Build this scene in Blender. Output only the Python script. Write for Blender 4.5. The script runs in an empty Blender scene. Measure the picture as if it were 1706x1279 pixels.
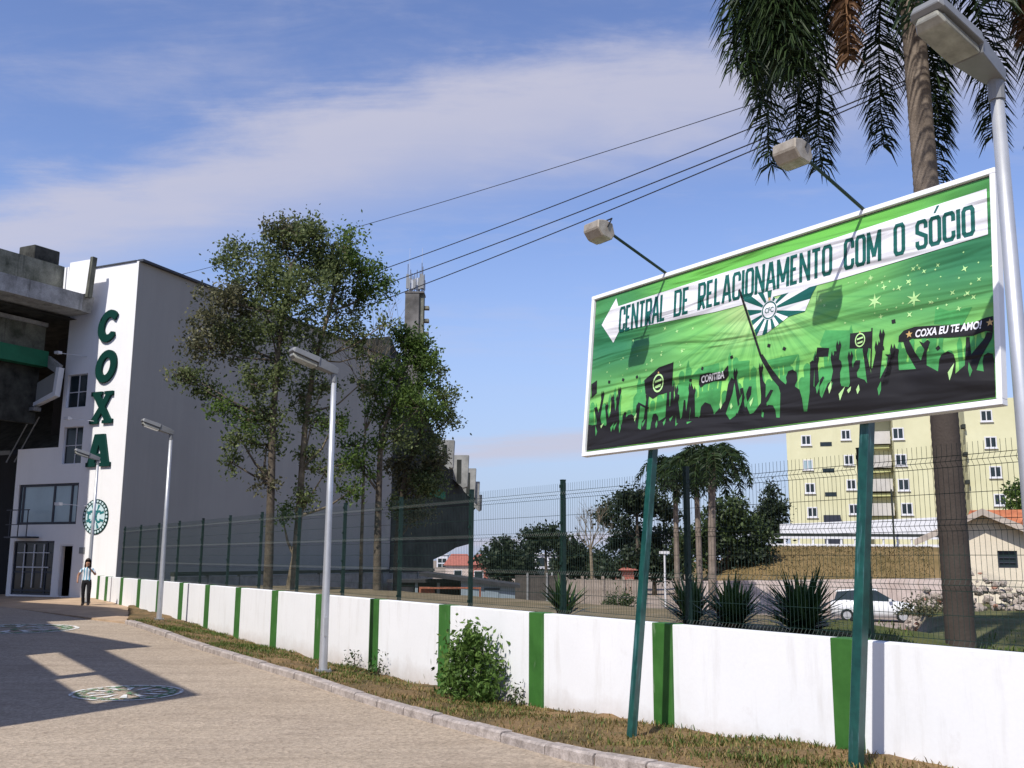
import bpy, bmesh, math, random
import numpy as np
from mathutils import Matrix, Vector
R = math.radians
SC = bpy.context.scene
COL = SC.collection
rnd = random.Random(7)
nrg = np.random.default_rng(11)

# ------------------------------------------------------------------ camera, sky, sun, exposure
EYE = 1.72
PITCH, ROLL, FPX = 0.17509, 0.00608, 1651.42
PW, PH = 1706, 1279
cp, sp, cr_, sr_ = math.cos(PITCH), math.sin(PITCH), math.cos(ROLL), math.sin(ROLL)
FW = Vector((0, cp, sp)); U0 = Vector((0, -sp, cp)); R0 = Vector((1, 0, 0))
RT = R0 * cr_ + U0 * sr_; UP = U0 * cr_ - R0 * sr_
cd = bpy.data.cameras.new('camera'); cam = bpy.data.objects.new('camera', cd); COL.objects.link(cam)
cam.matrix_world = Matrix(((RT.x, UP.x, -FW.x, 0), (RT.y, UP.y, -FW.y, 0), (RT.z, UP.z, -FW.z, EYE), (0, 0, 0, 1)))
cd.sensor_width = 36; cd.lens = 36 * FPX / PW; cd.clip_start = 0.1; cd.clip_end = 3000
SC.camera = cam

SUN_AZ, SUN_EL = -149.0, 49.0          # degrees, clockwise from +Y
sd_ = Vector((math.sin(R(SUN_AZ)) * math.cos(R(SUN_EL)), math.cos(R(SUN_AZ)) * math.cos(R(SUN_EL)), math.sin(R(SUN_EL))))
sl = bpy.data.lights.new('sun', 'SUN'); sun = bpy.data.objects.new('sun', sl); COL.objects.link(sun)
sl.energy = 4.8; sl.angle = R(0.53); sl.color = (1.0, 0.955, 0.88)
sun.rotation_euler = (-sd_).to_track_quat('-Z', 'Y').to_euler(); sun.location = (0, 0, 60)

W = bpy.data.worlds.new('World'); SC.world = W; W.use_nodes = True
nt = W.node_tree; nt.nodes.clear()
def nd(t, **k):
    n = nt.nodes.new(t)
    for a, b in k.items(): setattr(n, a, b)
    return n
def mth(op, a, b=None, c=None, clamp=False):
    n = nd('ShaderNodeMath', operation=op); n.use_clamp = clamp
    for i, v in enumerate((a, b, c)):
        if v is None: continue
        if isinstance(v, (int, float)): n.inputs[i].default_value = v
        else: nt.links.new(v, n.inputs[i])
    return n.outputs[0]
def sstep(x, lo, hi):
    n = nd('ShaderNodeMapRange', interpolation_type='SMOOTHSTEP'); nt.links.new(x, n.inputs[0])
    n.inputs[1].default_value = lo; n.inputs[2].default_value = hi
    return n.outputs[0]
sky = nd('ShaderNodeTexSky', sky_type='NISHITA'); sky.sun_disc = False
sky.sun_elevation = R(SUN_EL); sky.sun_rotation = R(SUN_AZ); sky.air_density = 1.0; sky.dust_density = 0.35; sky.ozone_density = 1.6; sky.altitude = 400
tc = nd('ShaderNodeTexCoord'); sep = nd('ShaderNodeSeparateXYZ'); nt.links.new(tc.outputs['Generated'], sep.inputs[0])
zz = mth('ADD', mth('MAXIMUM', sep.outputs[2], 0.0), 0.15)
qx, qy = mth('DIVIDE', sep.outputs[0], zz), mth('DIVIDE', sep.outputs[1], zz)
cmb = nd('ShaderNodeCombineXYZ'); nt.links.new(qx, cmb.inputs[0]); nt.links.new(qy, cmb.inputs[1])
def noise(vec, scale, detail, rough, dist=0.0):
    n = nd('ShaderNodeTexNoise'); n.inputs['Scale'].default_value = scale; n.inputs['Detail'].default_value = detail
    n.inputs['Roughness'].default_value = rough; n.inputs['Distortion'].default_value = dist
    nt.links.new(vec, n.inputs['Vector']); return n.outputs['Fac']
mp = nd('ShaderNodeMapping'); mp.inputs['Rotation'].default_value = (0, 0, R(22)); mp.inputs['Scale'].default_value = (0.55, 1.5, 1)
nt.links.new(cmb.outputs[0], mp.inputs[0])
n1 = noise(mp.outputs[0], 1.7, 8, 0.58, 0.35)
n2 = noise(cmb.outputs[0], 5.0, 8, 0.62, 0.2)
mp2 = nd('ShaderNodeMapping'); mp2.inputs['Rotation'].default_value = (0, 0, R(-18)); mp2.inputs['Scale'].default_value = (1.5, 5.0, 1); nt.links.new(cmb.outputs[0], mp2.inputs[0])
n3 = noise(mp2.outputs[0], 1.6, 10, 0.66, 0.6)
nn = mth('ADD', mth('ADD', mth('MULTIPLY', mth('SUBTRACT', n1, 0.5), 0.72), mth('MULTIPLY', mth('SUBTRACT', n2, 0.5), 0.26)), mth('MULTIPLY', mth('SUBTRACT', n3, 0.5), 0.34))
# streets of thin cloud that repeat over the whole sky, about 1.3 units apart
cc = mth('ADD', mth('ADD', qy, mth('MULTIPLY', qx, 0.36)), mth('MULTIPLY', nn, 0.62))
ph = mth('SUBTRACT', cc, mth('MULTIPLY', mth('FLOOR', mth('DIVIDE', mth('SUBTRACT', cc, 0.9), 2.2)), 2.2))
street = mth('MULTIPLY', sstep(ph, 1.36, 1.58), mth('SUBTRACT', 1.0, sstep(ph, 1.55, 1.95)))
wisp = mth('MULTIPLY', mth('MULTIPLY', sstep(nn, -0.05, 0.24), 0.42), sstep(sep.outputs[2], 0.12, 0.32))
low = mth('MULTIPLY', mth('SUBTRACT', 1.0, sstep(sep.outputs[2], -0.03, 0.36)), 0.92)
one = lambda x: mth('SUBTRACT', 1.0, x)
cloud = one(mth('MULTIPLY', one(mth('MULTIPLY', street, 0.84)), one(wisp)))
hsv = nd('ShaderNodeHueSaturation'); hsv.inputs['Hue'].default_value = 0.515; hsv.inputs['Saturation'].default_value = 1.08; hsv.inputs['Value'].default_value = 1.75
nt.links.new(sky.outputs[0], hsv.inputs['Color'])
hz = nd('ShaderNodeMix', data_type='RGBA'); nt.links.new(low, hz.inputs[0]); nt.links.new(hsv.outputs[0], hz.inputs[6]); hz.inputs[7].default_value = (3.35, 4.15, 6.5, 1)
mx = nd('ShaderNodeMix', data_type='RGBA'); nt.links.new(cloud, mx.inputs[0]); nt.links.new(hz.outputs[2], mx.inputs[6])
mx.inputs[7].default_value = (5.6, 5.6, 6.8, 1)
bg = nd('ShaderNodeBackground'); bg.inputs[1].default_value = 0.10
nt.links.new(mx.outputs[2], bg.inputs[0]); wo = nd('ShaderNodeOutputWorld'); nt.links.new(bg.outputs[0], wo.inputs[0])
SC.view_settings.view_transform = 'Standard'; SC.view_settings.look = 'None'; SC.view_settings.exposure = 0.06; SC.view_settings.gamma = 1.0
SC.view_settings.use_curve_mapping = False
SC.cycles.max_bounces = 6; SC.cycles.transparent_max_bounces = 12
SC.cycles.use_denoising = True

# ------------------------------------------------------------------ materials
def mat(name, col, rough=0.8, var=0.15, scale=3.0, bump=0.0, bscale=60.0, metal=0.0, col2=None, spec=0.3, fine=0.0, detail=6):
    m = bpy.data.materials.new(name); m.use_nodes = True; t = m.node_tree; b = t.nodes['Principled BSDF']
    b.inputs['Roughness'].default_value = rough; b.inputs['Metallic'].default_value = metal; b.inputs['Specular IOR Level'].default_value = spec
    tcn = t.nodes.new('ShaderNodeTexCoord')
    n = t.nodes.new('ShaderNodeTexNoise'); n.inputs['Scale'].default_value = scale; n.inputs['Detail'].default_value = detail; n.inputs['Roughness'].default_value = 0.65
    t.links.new(tcn.outputs['Object'], n.inputs['Vector'])
    rp = t.nodes.new('ShaderNodeValToRGB'); rp.color_ramp.elements[0].position = 0.3; rp.color_ramp.elements[1].position = 0.7
    a = [c * (1 - var) for c in col]; z = list(col2) if col2 else [min(1, c * (1 + var)) for c in col]
    rp.color_ramp.elements[0].color = (*a, 1); rp.color_ramp.elements[1].color = (*z, 1)
    t.links.new(n.outputs['Fac'], rp.inputs[0]); out = rp.outputs[0]
    if fine > 0 or bump > 0:
        n2 = t.nodes.new('ShaderNodeTexNoise'); n2.inputs['Scale'].default_value = bscale; n2.inputs['Detail'].default_value = 4
        t.links.new(tcn.outputs['Object'], n2.inputs['Vector'])
    if fine > 0:
        mr = t.nodes.new('ShaderNodeMapRange'); mr.inputs[1].default_value = 0.3; mr.inputs[2].default_value = 0.7
        mr.inputs[3].default_value = 1 - fine; mr.inputs[4].default_value = 1 + fine; t.links.new(n2.outputs['Fac'], mr.inputs[0])
        mm = t.nodes.new('ShaderNodeMix'); mm.data_type = 'RGBA'; mm.blend_type = 'MULTIPLY'; mm.inputs[0].default_value = 1
        t.links.new(out, mm.inputs[6]); t.links.new(mr.outputs[0], mm.inputs[7]); out = mm.outputs[2]
    t.links.new(out, b.inputs['Base Color'])
    if bump > 0:
        bp = t.nodes.new('ShaderNodeBump'); bp.inputs['Strength'].default_value = bump; bp.inputs['Distance'].default_value = 0.02
        t.links.new(n2.outputs['Fac'], bp.inputs['Height']); t.links.new(bp.outputs[0], b.inputs['Normal'])
    return m
def leafmat(name, dark, light, rough=0.55, trans=0.35):
    m = bpy.data.materials.new(name); m.use_nodes = True; t = m.node_tree; b = t.nodes['Principled BSDF']; o = t.nodes['Material Output']
    g = t.nodes.new('ShaderNodeNewGeometry'); rp = t.nodes.new('ShaderNodeValToRGB')
    rp.color_ramp.elements[0].color = (*dark, 1); rp.color_ramp.elements[1].color = (*light, 1)
    t.links.new(g.outputs['Random Per Island'], rp.inputs[0]); t.links.new(rp.outputs[0], b.inputs['Base Color'])
    b.inputs['Roughness'].default_value = rough; b.inputs['Specular IOR Level'].default_value = 0.25
    tr = t.nodes.new('ShaderNodeBsdfTranslucent'); t.links.new(rp.outputs[0], tr.inputs[0])
    ms = t.nodes.new('ShaderNodeMixShader'); ms.inputs[0].default_value = trans
    t.links.new(b.outputs[0], ms.inputs[1]); t.links.new(tr.outputs[0], ms.inputs[2]); t.links.new(ms.outputs[0], o.inputs[0])
    return m
M = {}
def wallpaint():
    m = mat('white_wall_paint', (0.78, 0.78, 0.79), 0.75, 0.03, 0.9, 0.05, 25, fine=0.012); t = m.node_tree; b = t.nodes['Principled BSDF']
    src = b.inputs['Base Color'].links[0].from_socket
    tcn = t.nodes.new('ShaderNodeTexCoord'); sp_ = t.nodes.new('ShaderNodeSeparateXYZ'); t.links.new(tcn.outputs['Object'], sp_.inputs[0])
    n = t.nodes.new('ShaderNodeTexNoise'); n.inputs['Scale'].default_value = 2.6; n.inputs['Detail'].default_value = 8; n.inputs['Roughness'].default_value = 0.7
    t.links.new(tcn.outputs['Object'], n.inputs['Vector'])
    # splashed soil near the foot, with a ragged edge, and faint scuffs
    a = t.nodes.new('ShaderNodeMath'); a.operation = 'MULTIPLY_ADD'; t.links.new(n.outputs['Fac'], a.inputs[0]); a.inputs[1].default_value = -0.55
    t.links.new(sp_.outputs[2], a.inputs[2])
    r1 = t.nodes.new('ShaderNodeMapRange'); t.links.new(a.outputs[0], r1.inputs[0]); r1.inputs[1].default_value = -0.16; r1.inputs[2].default_value = -0.46
    r1.inputs[3].default_value = 0; r1.inputs[4].default_value = 0.55
    r2 = t.nodes.new('ShaderNodeMapRange'); t.links.new(n.outputs['Fac'], r2.inputs[0]); r2.inputs[1].default_value = 0.60; r2.inputs[2].default_value = 0.78
    r2.inputs[3].default_value = 0; r2.inputs[4].default_value = 0.30
    mxx = t.nodes.new('ShaderNodeMath'); mxx.operation = 'MAXIMUM'; t.links.new(r1.outputs[0], mxx.inputs[0]); t.links.new(r2.outputs[0], mxx.inputs[1])
    mm = t.nodes.new('ShaderNodeMix'); mm.data_type = 'RGBA'; t.links.new(mxx.outputs[0], mm.inputs[0]); t.links.new(src, mm.inputs[6]); mm.inputs[7].default_value = (0.46, 0.40, 0.36, 1)
    t.links.new(mm.outputs[2], b.inputs['Base Color']); return m
M['wall'] = wallpaint()
def weather(m, amount, hscale=3.0, vscale=0.25, col=(0.45, 0.42, 0.38), lo=0.55, hi=0.75, bands=0.0):
    t = m.node_tree; b = t.nodes['Principled BSDF']; src = b.inputs['Base Color'].links[0].from_socket
    tcn = t.nodes.new('ShaderNodeTexCoord'); mp_ = t.nodes.new('ShaderNodeMapping'); mp_.inputs['Scale'].default_value = (hscale, hscale, vscale); t.links.new(tcn.outputs['Object'], mp_.inputs[0])
    n = t.nodes.new('ShaderNodeTexNoise'); n.inputs['Scale'].default_value = 1.0; n.inputs['Detail'].default_value = 9; n.inputs['Roughness'].default_value = 0.68; t.links.new(mp_.outputs[0], n.inputs['Vector'])
    r = t.nodes.new('ShaderNodeMapRange'); t.links.new(n.outputs['Fac'], r.inputs[0]); r.inputs[1].default_value = lo; r.inputs[2].default_value = hi; r.inputs[3].default_value = 0; r.inputs[4].default_value = amount
    x = t.nodes.new('ShaderNodeMix'); x.data_type = 'RGBA'; t.links.new(r.outputs[0], x.inputs[0]); t.links.new(src, x.inputs[6]); x.inputs[7].default_value = (*col, 1); t.links.new(x.outputs[2], b.inputs['Base Color'])
weather(M['wall'], 0.30, 5.0, 0.7, lo=0.52, hi=0.74)
M['green_paint'] = mat('green_pillar_paint', (0.034, 0.125, 0.022), 0.6, 0.18, 2.5, 0.06, 18, col2=(0.048, 0.160, 0.03), fine=0.04); weather(M['green_paint'], 0.5, 9, 2.0, (0.30, 0.36, 0.26), 0.60, 0.72)
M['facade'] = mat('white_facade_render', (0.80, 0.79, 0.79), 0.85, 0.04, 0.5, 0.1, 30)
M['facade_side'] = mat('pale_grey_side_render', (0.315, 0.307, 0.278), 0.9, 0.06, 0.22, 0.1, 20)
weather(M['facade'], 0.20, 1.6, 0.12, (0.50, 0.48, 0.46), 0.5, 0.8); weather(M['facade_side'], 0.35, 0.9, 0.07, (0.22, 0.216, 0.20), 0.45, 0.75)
M['coping'] = mat('dark_coping', (0.05, 0.055, 0.065), 0.6, 0.2)
M['teal_letter'] = mat('dark_green_letter', (0.003, 0.036, 0.029), 0.6, 0.1, spec=0.12)
M['glass_dark'] = mat('dark_window_glass', (0.02, 0.03, 0.035), 0.15, 0.3, 1, spec=0.35)
M['glass_pale'] = mat('pale_window_glass', (0.30, 0.40, 0.44), 0.2, 0.12, 0.7, spec=0.6)
M['frame_dark'] = mat('dark_window_frame', (0.03, 0.035, 0.05), 0.5, 0.1)
M['frame_light'] = mat('white_window_frame', (0.62, 0.62, 0.64), 0.5, 0.05)
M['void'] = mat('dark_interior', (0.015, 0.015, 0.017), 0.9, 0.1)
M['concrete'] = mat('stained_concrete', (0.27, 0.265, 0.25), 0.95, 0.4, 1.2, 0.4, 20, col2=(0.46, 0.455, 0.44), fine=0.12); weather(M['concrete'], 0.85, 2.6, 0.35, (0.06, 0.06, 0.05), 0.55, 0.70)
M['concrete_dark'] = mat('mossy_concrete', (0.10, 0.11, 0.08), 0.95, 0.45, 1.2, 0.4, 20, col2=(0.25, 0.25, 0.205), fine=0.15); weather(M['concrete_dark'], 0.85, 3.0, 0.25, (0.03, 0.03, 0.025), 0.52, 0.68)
M['concrete_black'] = mat('black_stained_shade_concrete', (0.02, 0.02, 0.018), 0.95, 0.4, 2.2, 0.3, 20, col2=(0.07, 0.07, 0.06))  # stained stub, and the deep shade under the grandstand put into colour
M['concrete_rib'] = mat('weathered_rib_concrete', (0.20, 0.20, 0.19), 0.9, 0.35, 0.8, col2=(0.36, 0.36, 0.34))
M['stand_green'] = mat('green_stand_paint', (0.014, 0.135, 0.07), 0.7, 0.2, 1.5)
M['galv'] = mat('galvanised_steel', (0.52, 0.53, 0.55), 0.42, 0.08, 6, metal=0.55, spec=0.5)
M['lamp_body'] = mat('grey_lamp_housing', (0.22, 0.225, 0.23), 0.5, 0.1, 5, metal=0.2)
M['lamp_lens'] = mat('ribbed_lamp_lens', (0.24, 0.225, 0.19), 0.2, 0.3, 7, spec=0.6, col2=(0.36, 0.36, 0.31))
M['flood_body'] = mat('aged_floodlight_metal', (0.34, 0.29, 0.23), 0.55, 0.25, 7, metal=0.25, col2=(0.46, 0.42, 0.36))
M['black_metal'] = mat('black_metal', (0.012, 0.013, 0.015), 0.5, 0.2)
M['post_green'] = mat('dark_green_post', (0.004, 0.022, 0.016), 0.45, 0.2, 8, spec=0.5)
M['sign_pole'] = mat('teal_green_enamel', (0.005, 0.046, 0.044), 0.28, 0.25, 7, spec=0.7, col2=(0.012, 0.085, 0.07))
weather(M['sign_pole'], 0.55, 14, 1.2, (0.10, 0.22, 0.24), 0.56, 0.66); weather(M['galv'], 0.3, 8, 0.6, (0.33, 0.33, 0.34), 0.5, 0.7)
M['wire'] = mat('fence_wire_coat', (0.007, 0.024, 0.018), 0.5, 0.1, spec=0.4)
M['cable'] = mat('cable_black', (0.02, 0.02, 0.025), 0.6, 0.1)
M['bark'] = mat('grey_brown_bark', (0.075, 0.058, 0.042), 0.95, 0.45, 5, 0.6, 25, col2=(0.14, 0.115, 0.085))
M['bark_light'] = mat('pale_lichen_bark', (0.12, 0.095, 0.065), 0.95, 0.45, 4, 0.6, 25, col2=(0.27, 0.22, 0.15))
M['soil'] = mat('soil', (0.12, 0.075, 0.045), 0.95, 0.3, 4)
PAINTW = (0.62, 0.63, 0.64)

def road_material():
    m = bpy.data.materials.new('dusty_beige_paving'); m.use_nodes = True; t = m.node_tree; b = t.nodes['Principled BSDF']; b.inputs['Roughness'].default_value = 0.92; b.inputs['Specular IOR Level'].default_value = 0.2
    tcn = t.nodes.new('ShaderNodeTexCoord'); O = tcn.outputs['Object']
    def ns(s, d, r, v=O):
        n = t.nodes.new('ShaderNodeTexNoise'); n.inputs['Scale'].default_value = s; n.inputs['Detail'].default_value = d; n.inputs['Roughness'].default_value = r; t.links.new(v, n.inputs['Vector']); return n.outputs['Fac']
    def ramp(f, stops):
        r = t.nodes.new('ShaderNodeValToRGB'); e = r.color_ramp.elements
        while len(e) < len(stops): e.new(0.5)
        for i, (p, c) in enumerate(stops): e[i].position = p; e[i].color = (*c, 1)
        t.links.new(f, r.inputs[0]); return r.outputs[0]
    def mul(a, c, bl='MULTIPLY', f=1.0):
        x = t.nodes.new('ShaderNodeMix'); x.data_type = 'RGBA'; x.blend_type = bl
        if isinstance(f, float): x.inputs[0].default_value = f
        else: t.links.new(f, x.inputs[0])
        t.links.new(a, x.inputs[6]); t.links.new(c, x.inputs[7]); return x.outputs[2]
    base = ramp(ns(0.22, 6, 0.6), [(0.3, (0.345, 0.282, 0.22)), (0.7, (0.42, 0.35, 0.282))])
    vo = t.nodes.new('ShaderNodeTexVoronoi'); vo.inputs['Scale'].default_value = 26; t.links.new(O, vo.inputs['Vector'])
    stones = ramp(vo.outputs['Color'], [(0.0, (0.78, 0.78, 0.76)), (1.0, (1.2, 1.18, 1.15))])
    gap = ramp(vo.outputs['Distance'], [(0.0, (1.06, 1.05, 1.04)), (0.62, (1.0, 1.0, 1.0)), (0.95, (0.72, 0.70, 0.68))])
    grit = ramp(ns(85, 3, 0.7), [(0.28, (0.72, 0.71, 0.69)), (0.5, (1, 1, 1)), (0.75, (1.12, 1.11, 1.09))])
    pits = ramp(ns(9, 6, 0.75), [(0.27, (0.60, 0.57, 0.54)), (0.40, (1, 1, 1)), (0.72, (1.08, 1.07, 1.05))])
    mpn = t.nodes.new('ShaderNodeMapping'); mpn.inputs['Rotation'].default_value = (0, 0, R(-40)); mpn.inputs['Scale'].default_value = (0.35, 3.2, 1); t.links.new(O, mpn.inputs[0])
    patch = ramp(ns(0.55, 9, 0.72), [(0.30, (0.86, 0.85, 0.85)), (0.46, (1, 1, 1)), (0.74, (1.06, 1.06, 1.05))])
    streak = ramp(ns(1.2, 7, 0.7, mpn.outputs[0]), [(0.32, (0.84, 0.83, 0.82)), (0.55, (1, 1, 1)), (0.75, (1.07, 1.06, 1.04))])
    c = mul(mul(mul(mul(mul(mul(base, stones), gap), grit), pits), streak), patch)
    t.links.new(c, b.inputs['Base Color'])
    bp = t.nodes.new('ShaderNodeBump'); bp.inputs['Strength'].default_value = 0.5; bp.inputs['Distance'].default_value = 0.012
    ad = t.nodes.new('ShaderNodeMath'); ad.operation = 'ADD'; t.links.new(ns(60, 5, 0.7), ad.inputs[0]); t.links.new(vo.outputs['Distance'], ad.inputs[1]); t.links.new(ad.outputs[0], bp.inputs['Height'])
    t.links.new(bp.outputs[0], b.inputs['Normal']); return m
M['road'] = road_material()
M['kerb'] = mat('pale_kerb_concrete', (0.30, 0.255, 0.23), 0.95, 0.3, 7, 0.4, 45, col2=(0.47, 0.41, 0.375), fine=0.16)
M['sidewalk'] = mat('sandy_sidewalk', (0.42, 0.30, 0.20), 0.95, 0.2, 1.2, 0.3, 40, fine=0.1)
M['verge'] = mat('dry_verge_soil', (0.085, 0.075, 0.028), 0.98, 0.4, 1.6, 0.7, 40, col2=(0.25, 0.155, 0.075), fine=0.35)
M['yard'] = mat('yard_dirt', (0.22, 0.17, 0.13), 0.98, 0.35, 0.25, 0.4, 8, col2=(0.34, 0.28, 0.23), fine=0.2)
M['lawn_soil'] = mat('rough_grass_ground', (0.06, 0.085, 0.028), 0.98, 0.45, 0.9, 0.5, 20, col2=(0.14, 0.12, 0.05), fine=0.3)
M['drygrass'] = mat('dry_bank_grass', (0.20, 0.125, 0.05), 0.98, 0.35, 0.5, 0.5, 10, col2=(0.31, 0.20, 0.085), fine=0.3)

# ------------------------------------------------------------------ object helpers
def tag(o, label=None, cat=None, group=None, kind=None):
    if label: o['label'] = label
    if cat: o['category'] = cat
    if group: o['group'] = group
    if kind: o['kind'] = kind
    return o
def thing(name, label, cat, loc=(0, 0, 0), rot=(0, 0, 0), group=None):
    o = bpy.data.objects.new(name, None); COL.objects.link(o); o.location = loc; o.rotation_euler = rot; o.empty_display_size = 0.3
    return tag(o, label, cat, group)
def link(name, me, m=None, parent=None, smooth=False, loc=(0, 0, 0), rot=(0, 0, 0)):
    if m is not None and not me.materials: me.materials.append(m)
    if smooth: me.shade_smooth()
    o = bpy.data.objects.new(name, me); COL.objects.link(o); o.location = loc; o.rotation_euler = rot
    if parent: o.parent = parent
    return o
class MB:
    def __init__(s): s.v = []; s.f = []
    def add(s, vs, fs):
        n = len(s.v); s.v += [tuple(x) for x in vs]; s.f += [tuple(i + n for i in f) for f in fs]; return s
    def box(s, a, b):
        (x0, y0, z0), (x1, y1, z1) = a, b
        x0, x1 = min(x0, x1), max(x0, x1); y0, y1 = min(y0, y1), max(y0, y1); z0, z1 = min(z0, z1), max(z0, z1)
        return s.add([(x0, y0, z0), (x1, y0, z0), (x1, y1, z0), (x0, y1, z0), (x0, y0, z1), (x1, y0, z1), (x1, y1, z1), (x0, y1, z1)],
                     [(3, 2, 1, 0), (4, 5, 6, 7), (0, 1, 5, 4), (1, 2, 6, 5), (2, 3, 7, 6), (3, 0, 4, 7)])
    def beam(s, p, q, w, h, up=(0, 0, 1)):
        p, q = Vector(p), Vector(q); d = (q - p).normalized(); u = Vector(up)
        if abs(d.dot(u)) > 0.98: u = Vector((1, 0, 0))
        x = d.cross(u).normalized() * w / 2; y = x.cross(d).normalized() * h / 2
        vs = [p - x - y, p + x - y, p + x + y, p - x + y, q - x - y, q + x - y, q + x + y, q - x + y]
        return s.add(vs, [(3, 2, 1, 0), (4, 5, 6, 7), (0, 1, 5, 4), (1, 2, 6, 5), (2, 3, 7, 6), (3, 0, 4, 7)])
    def tube(s, pts, rad, n=8, cap=True):
        pts = [Vector(p) for p in pts]; k = len(pts); rad = rad if isinstance(rad, (list, tuple)) else [rad] * k
        vs = []; fs = []; ref = None
        for i, p in enumerate(pts):
            d = (pts[min(i + 1, k - 1)] - pts[max(i - 1, 0)]).normalized()
            if ref is None: ref = Vector((1, 0, 0)) if abs(d.x) < 0.9 else Vector((0, 1, 0))
            x = (ref - d * ref.dot(d)).normalized(); y = d.cross(x); ref = x
            for j in range(n):
                a = 2 * math.pi * j / n; vs.append(p + (x * math.cos(a) + y * math.sin(a)) * rad[i])
        for i in range(k - 1):
            for j in range(n):
                j2 = (j + 1) % n; fs.append((i * n + j, i * n + j2, (i + 1) * n + j2, (i + 1) * n + j))
        if cap: fs.append(tuple(range(n - 1, -1, -1))); fs.append(tuple((k - 1) * n + j for j in range(n)))
        return s.add(vs, fs)
    def prism(s, poly, a, b):
        """poly of 2-tuples (x,z), extruded along y from a to b"""
        n = len(poly); vs = [(x, a, z) for x, z in poly] + [(x, b, z) for x, z in poly]
        fs = [tuple(range(n)), tuple(range(2 * n - 1, n - 1, -1))] + [(i, n + i, n + (i + 1) % n, (i + 1) % n) for i in range(n)]
        return s.add(vs, fs)
    def mesh(s, name):
        me = bpy.data.meshes.new(name); me.from_pydata(s.v, [], s.f)
        bm = bmesh.new(); bm.from_mesh(me); bmesh.ops.recalc_face_normals(bm, faces=bm.faces); bm.to_mesh(me); bm.free(); return me
    def build(s, name, m, parent=None, smooth=False, bevel=0.0, **k):
        me = s.mesh(name)
        if bevel > 0:
            bm = bmesh.new(); bm.from_mesh(me)
            bmesh.ops.bevel(bm, geom=[e for e in bm.edges if e.calc_face_angle(0) > 0.5], offset=bevel, segments=1, affect='EDGES', clamp_overlap=True)
            bm.to_mesh(me); bm.free()
        return link(name, me, m, parent, smooth, **k)
def quads(name, V):
    """V: (N,4,3) array -> mesh of N loose quads"""
    V = np.asarray(V, np.float32); N = len(V); me = bpy.data.meshes.new(name)
    me.vertices.add(N * 4); me.vertices.foreach_set('co', V.reshape(-1)); me.loops.add(N * 4); me.polygons.add(N)
    me.loops.foreach_set('vertex_index', np.arange(N * 4, dtype=np.int32)); me.polygons.foreach_set('loop_start', np.arange(0, N * 4, 4, dtype=np.int32))
    me.update(calc_edges=True); me.validate(); return me
def strips(name, V):
    """V: (N,K,2,3): N ribbons of K cross pairs"""
    V = np.asarray(V, np.float32); N, K = V.shape[:2]; me = bpy.data.meshes.new(name)
    me.vertices.add(N * K * 2); me.vertices.foreach_set('co', V.reshape(-1))
    base = (np.arange(N) * K * 2)[:, None, None]; k = np.arange(K - 1)[None, :, None] * 2
    F = (base + k + np.array([0, 1, 3, 2])[None, None, :]).reshape(-1, 4).astype(np.int32)
    me.loops.add(F.size); me.polygons.add(len(F)); me.loops.foreach_set('vertex_index', F.reshape(-1)); me.polygons.foreach_set('loop_start', np.arange(0, F.size, 4, dtype=np.int32))
    me.update(calc_edges=True); me.validate(); return me
def shape2d(loops, thick=0.0, bev=0.0, res=8):
    """filled 2D outline (even-odd holes) -> mesh in the XZ plane, y from -thick (front) to 0"""
    cu = bpy.data.curves.new('tmp_outline', 'CURVE'); cu.dimensions = '2D'; cu.fill_mode = 'BOTH' if thick > 0 else 'FRONT'; cu.extrude = thick / 2
    for lp in loops:
        spn = cu.splines.new('POLY'); spn.points.add(len(lp) - 1); spn.use_cyclic_u = True
        for p, q in zip(spn.points, lp): p.co = (q[0], q[1], 0, 1)
    return _curve_mesh(cu, thick)
def _curve_mesh(cu, thick, xf=None):
    o = bpy.data.objects.new('tmp_outline', cu); COL.objects.link(o); bpy.context.view_layer.update()
    dg = bpy.context.evaluated_depsgraph_get(); me = bpy.data.meshes.new_from_object(o.evaluated_get(dg)); bpy.data.objects.remove(o); bpy.data.curves.remove(cu)
    n = len(me.vertices); co = np.empty(n * 3, np.float32); me.vertices.foreach_get('co', co); co = co.reshape(-1, 3)
    if xf: co = xf(co)
    co = np.stack([co[:, 0], -(co[:, 2] + thick / 2), co[:, 1]], 1); me.vertices.foreach_set('co', co.reshape(-1).astype(np.float32)); me.materials.clear(); me.update()
    return me
def text_mesh(txt, x0, z0, x1, z1, thick=0.0, shear=0.0, bold=0.0, slope=0.0):
    cu = bpy.data.curves.new('tmp_text', 'FONT'); cu.body = txt; cu.size = 1; cu.shear = shear; cu.offset = bold; cu.extrude = 0; cu.fill_mode = 'FRONT'; cu.resolution_u = 3
    def xf(co):
        a, b = co.min(0), co.max(0); c = co.copy()
        c[:, 0] = x0 + (co[:, 0] - a[0]) / (b[0] - a[0]) * (x1 - x0); c[:, 1] = z0 + (co[:, 1] - a[1]) / (b[1] - a[1]) * (z1 - z0) + slope * (c[:, 0] - x0); return c
    return _curve_mesh(cu, thick, xf)
def circ(cx, cy, rx, ry=None, n=24, a0=0.0):
    ry = ry or rx; return [(cx + rx * math.cos(a0 + 2 * math.pi * i / n), cy + ry * math.sin(a0 + 2 * math.pi * i / n)) for i in range(n)]
def at(px, py, Y):
    """the point at depth Y (metres along +Y) seen at photo position px, py"""
    r = FW + RT * ((px - PW / 2) / FPX) - UP * ((py - PH / 2) / FPX); t = Y / r.y
    return Vector((r.x * t, Y, EYE + r.z * t))
def smooth(a, b, x): t = min(1, max(0, (x - a) / (b - a))); return t * t * (3 - 2 * t)
def interp(x, xs, ys): return float(np.interp(x, xs, ys))
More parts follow.
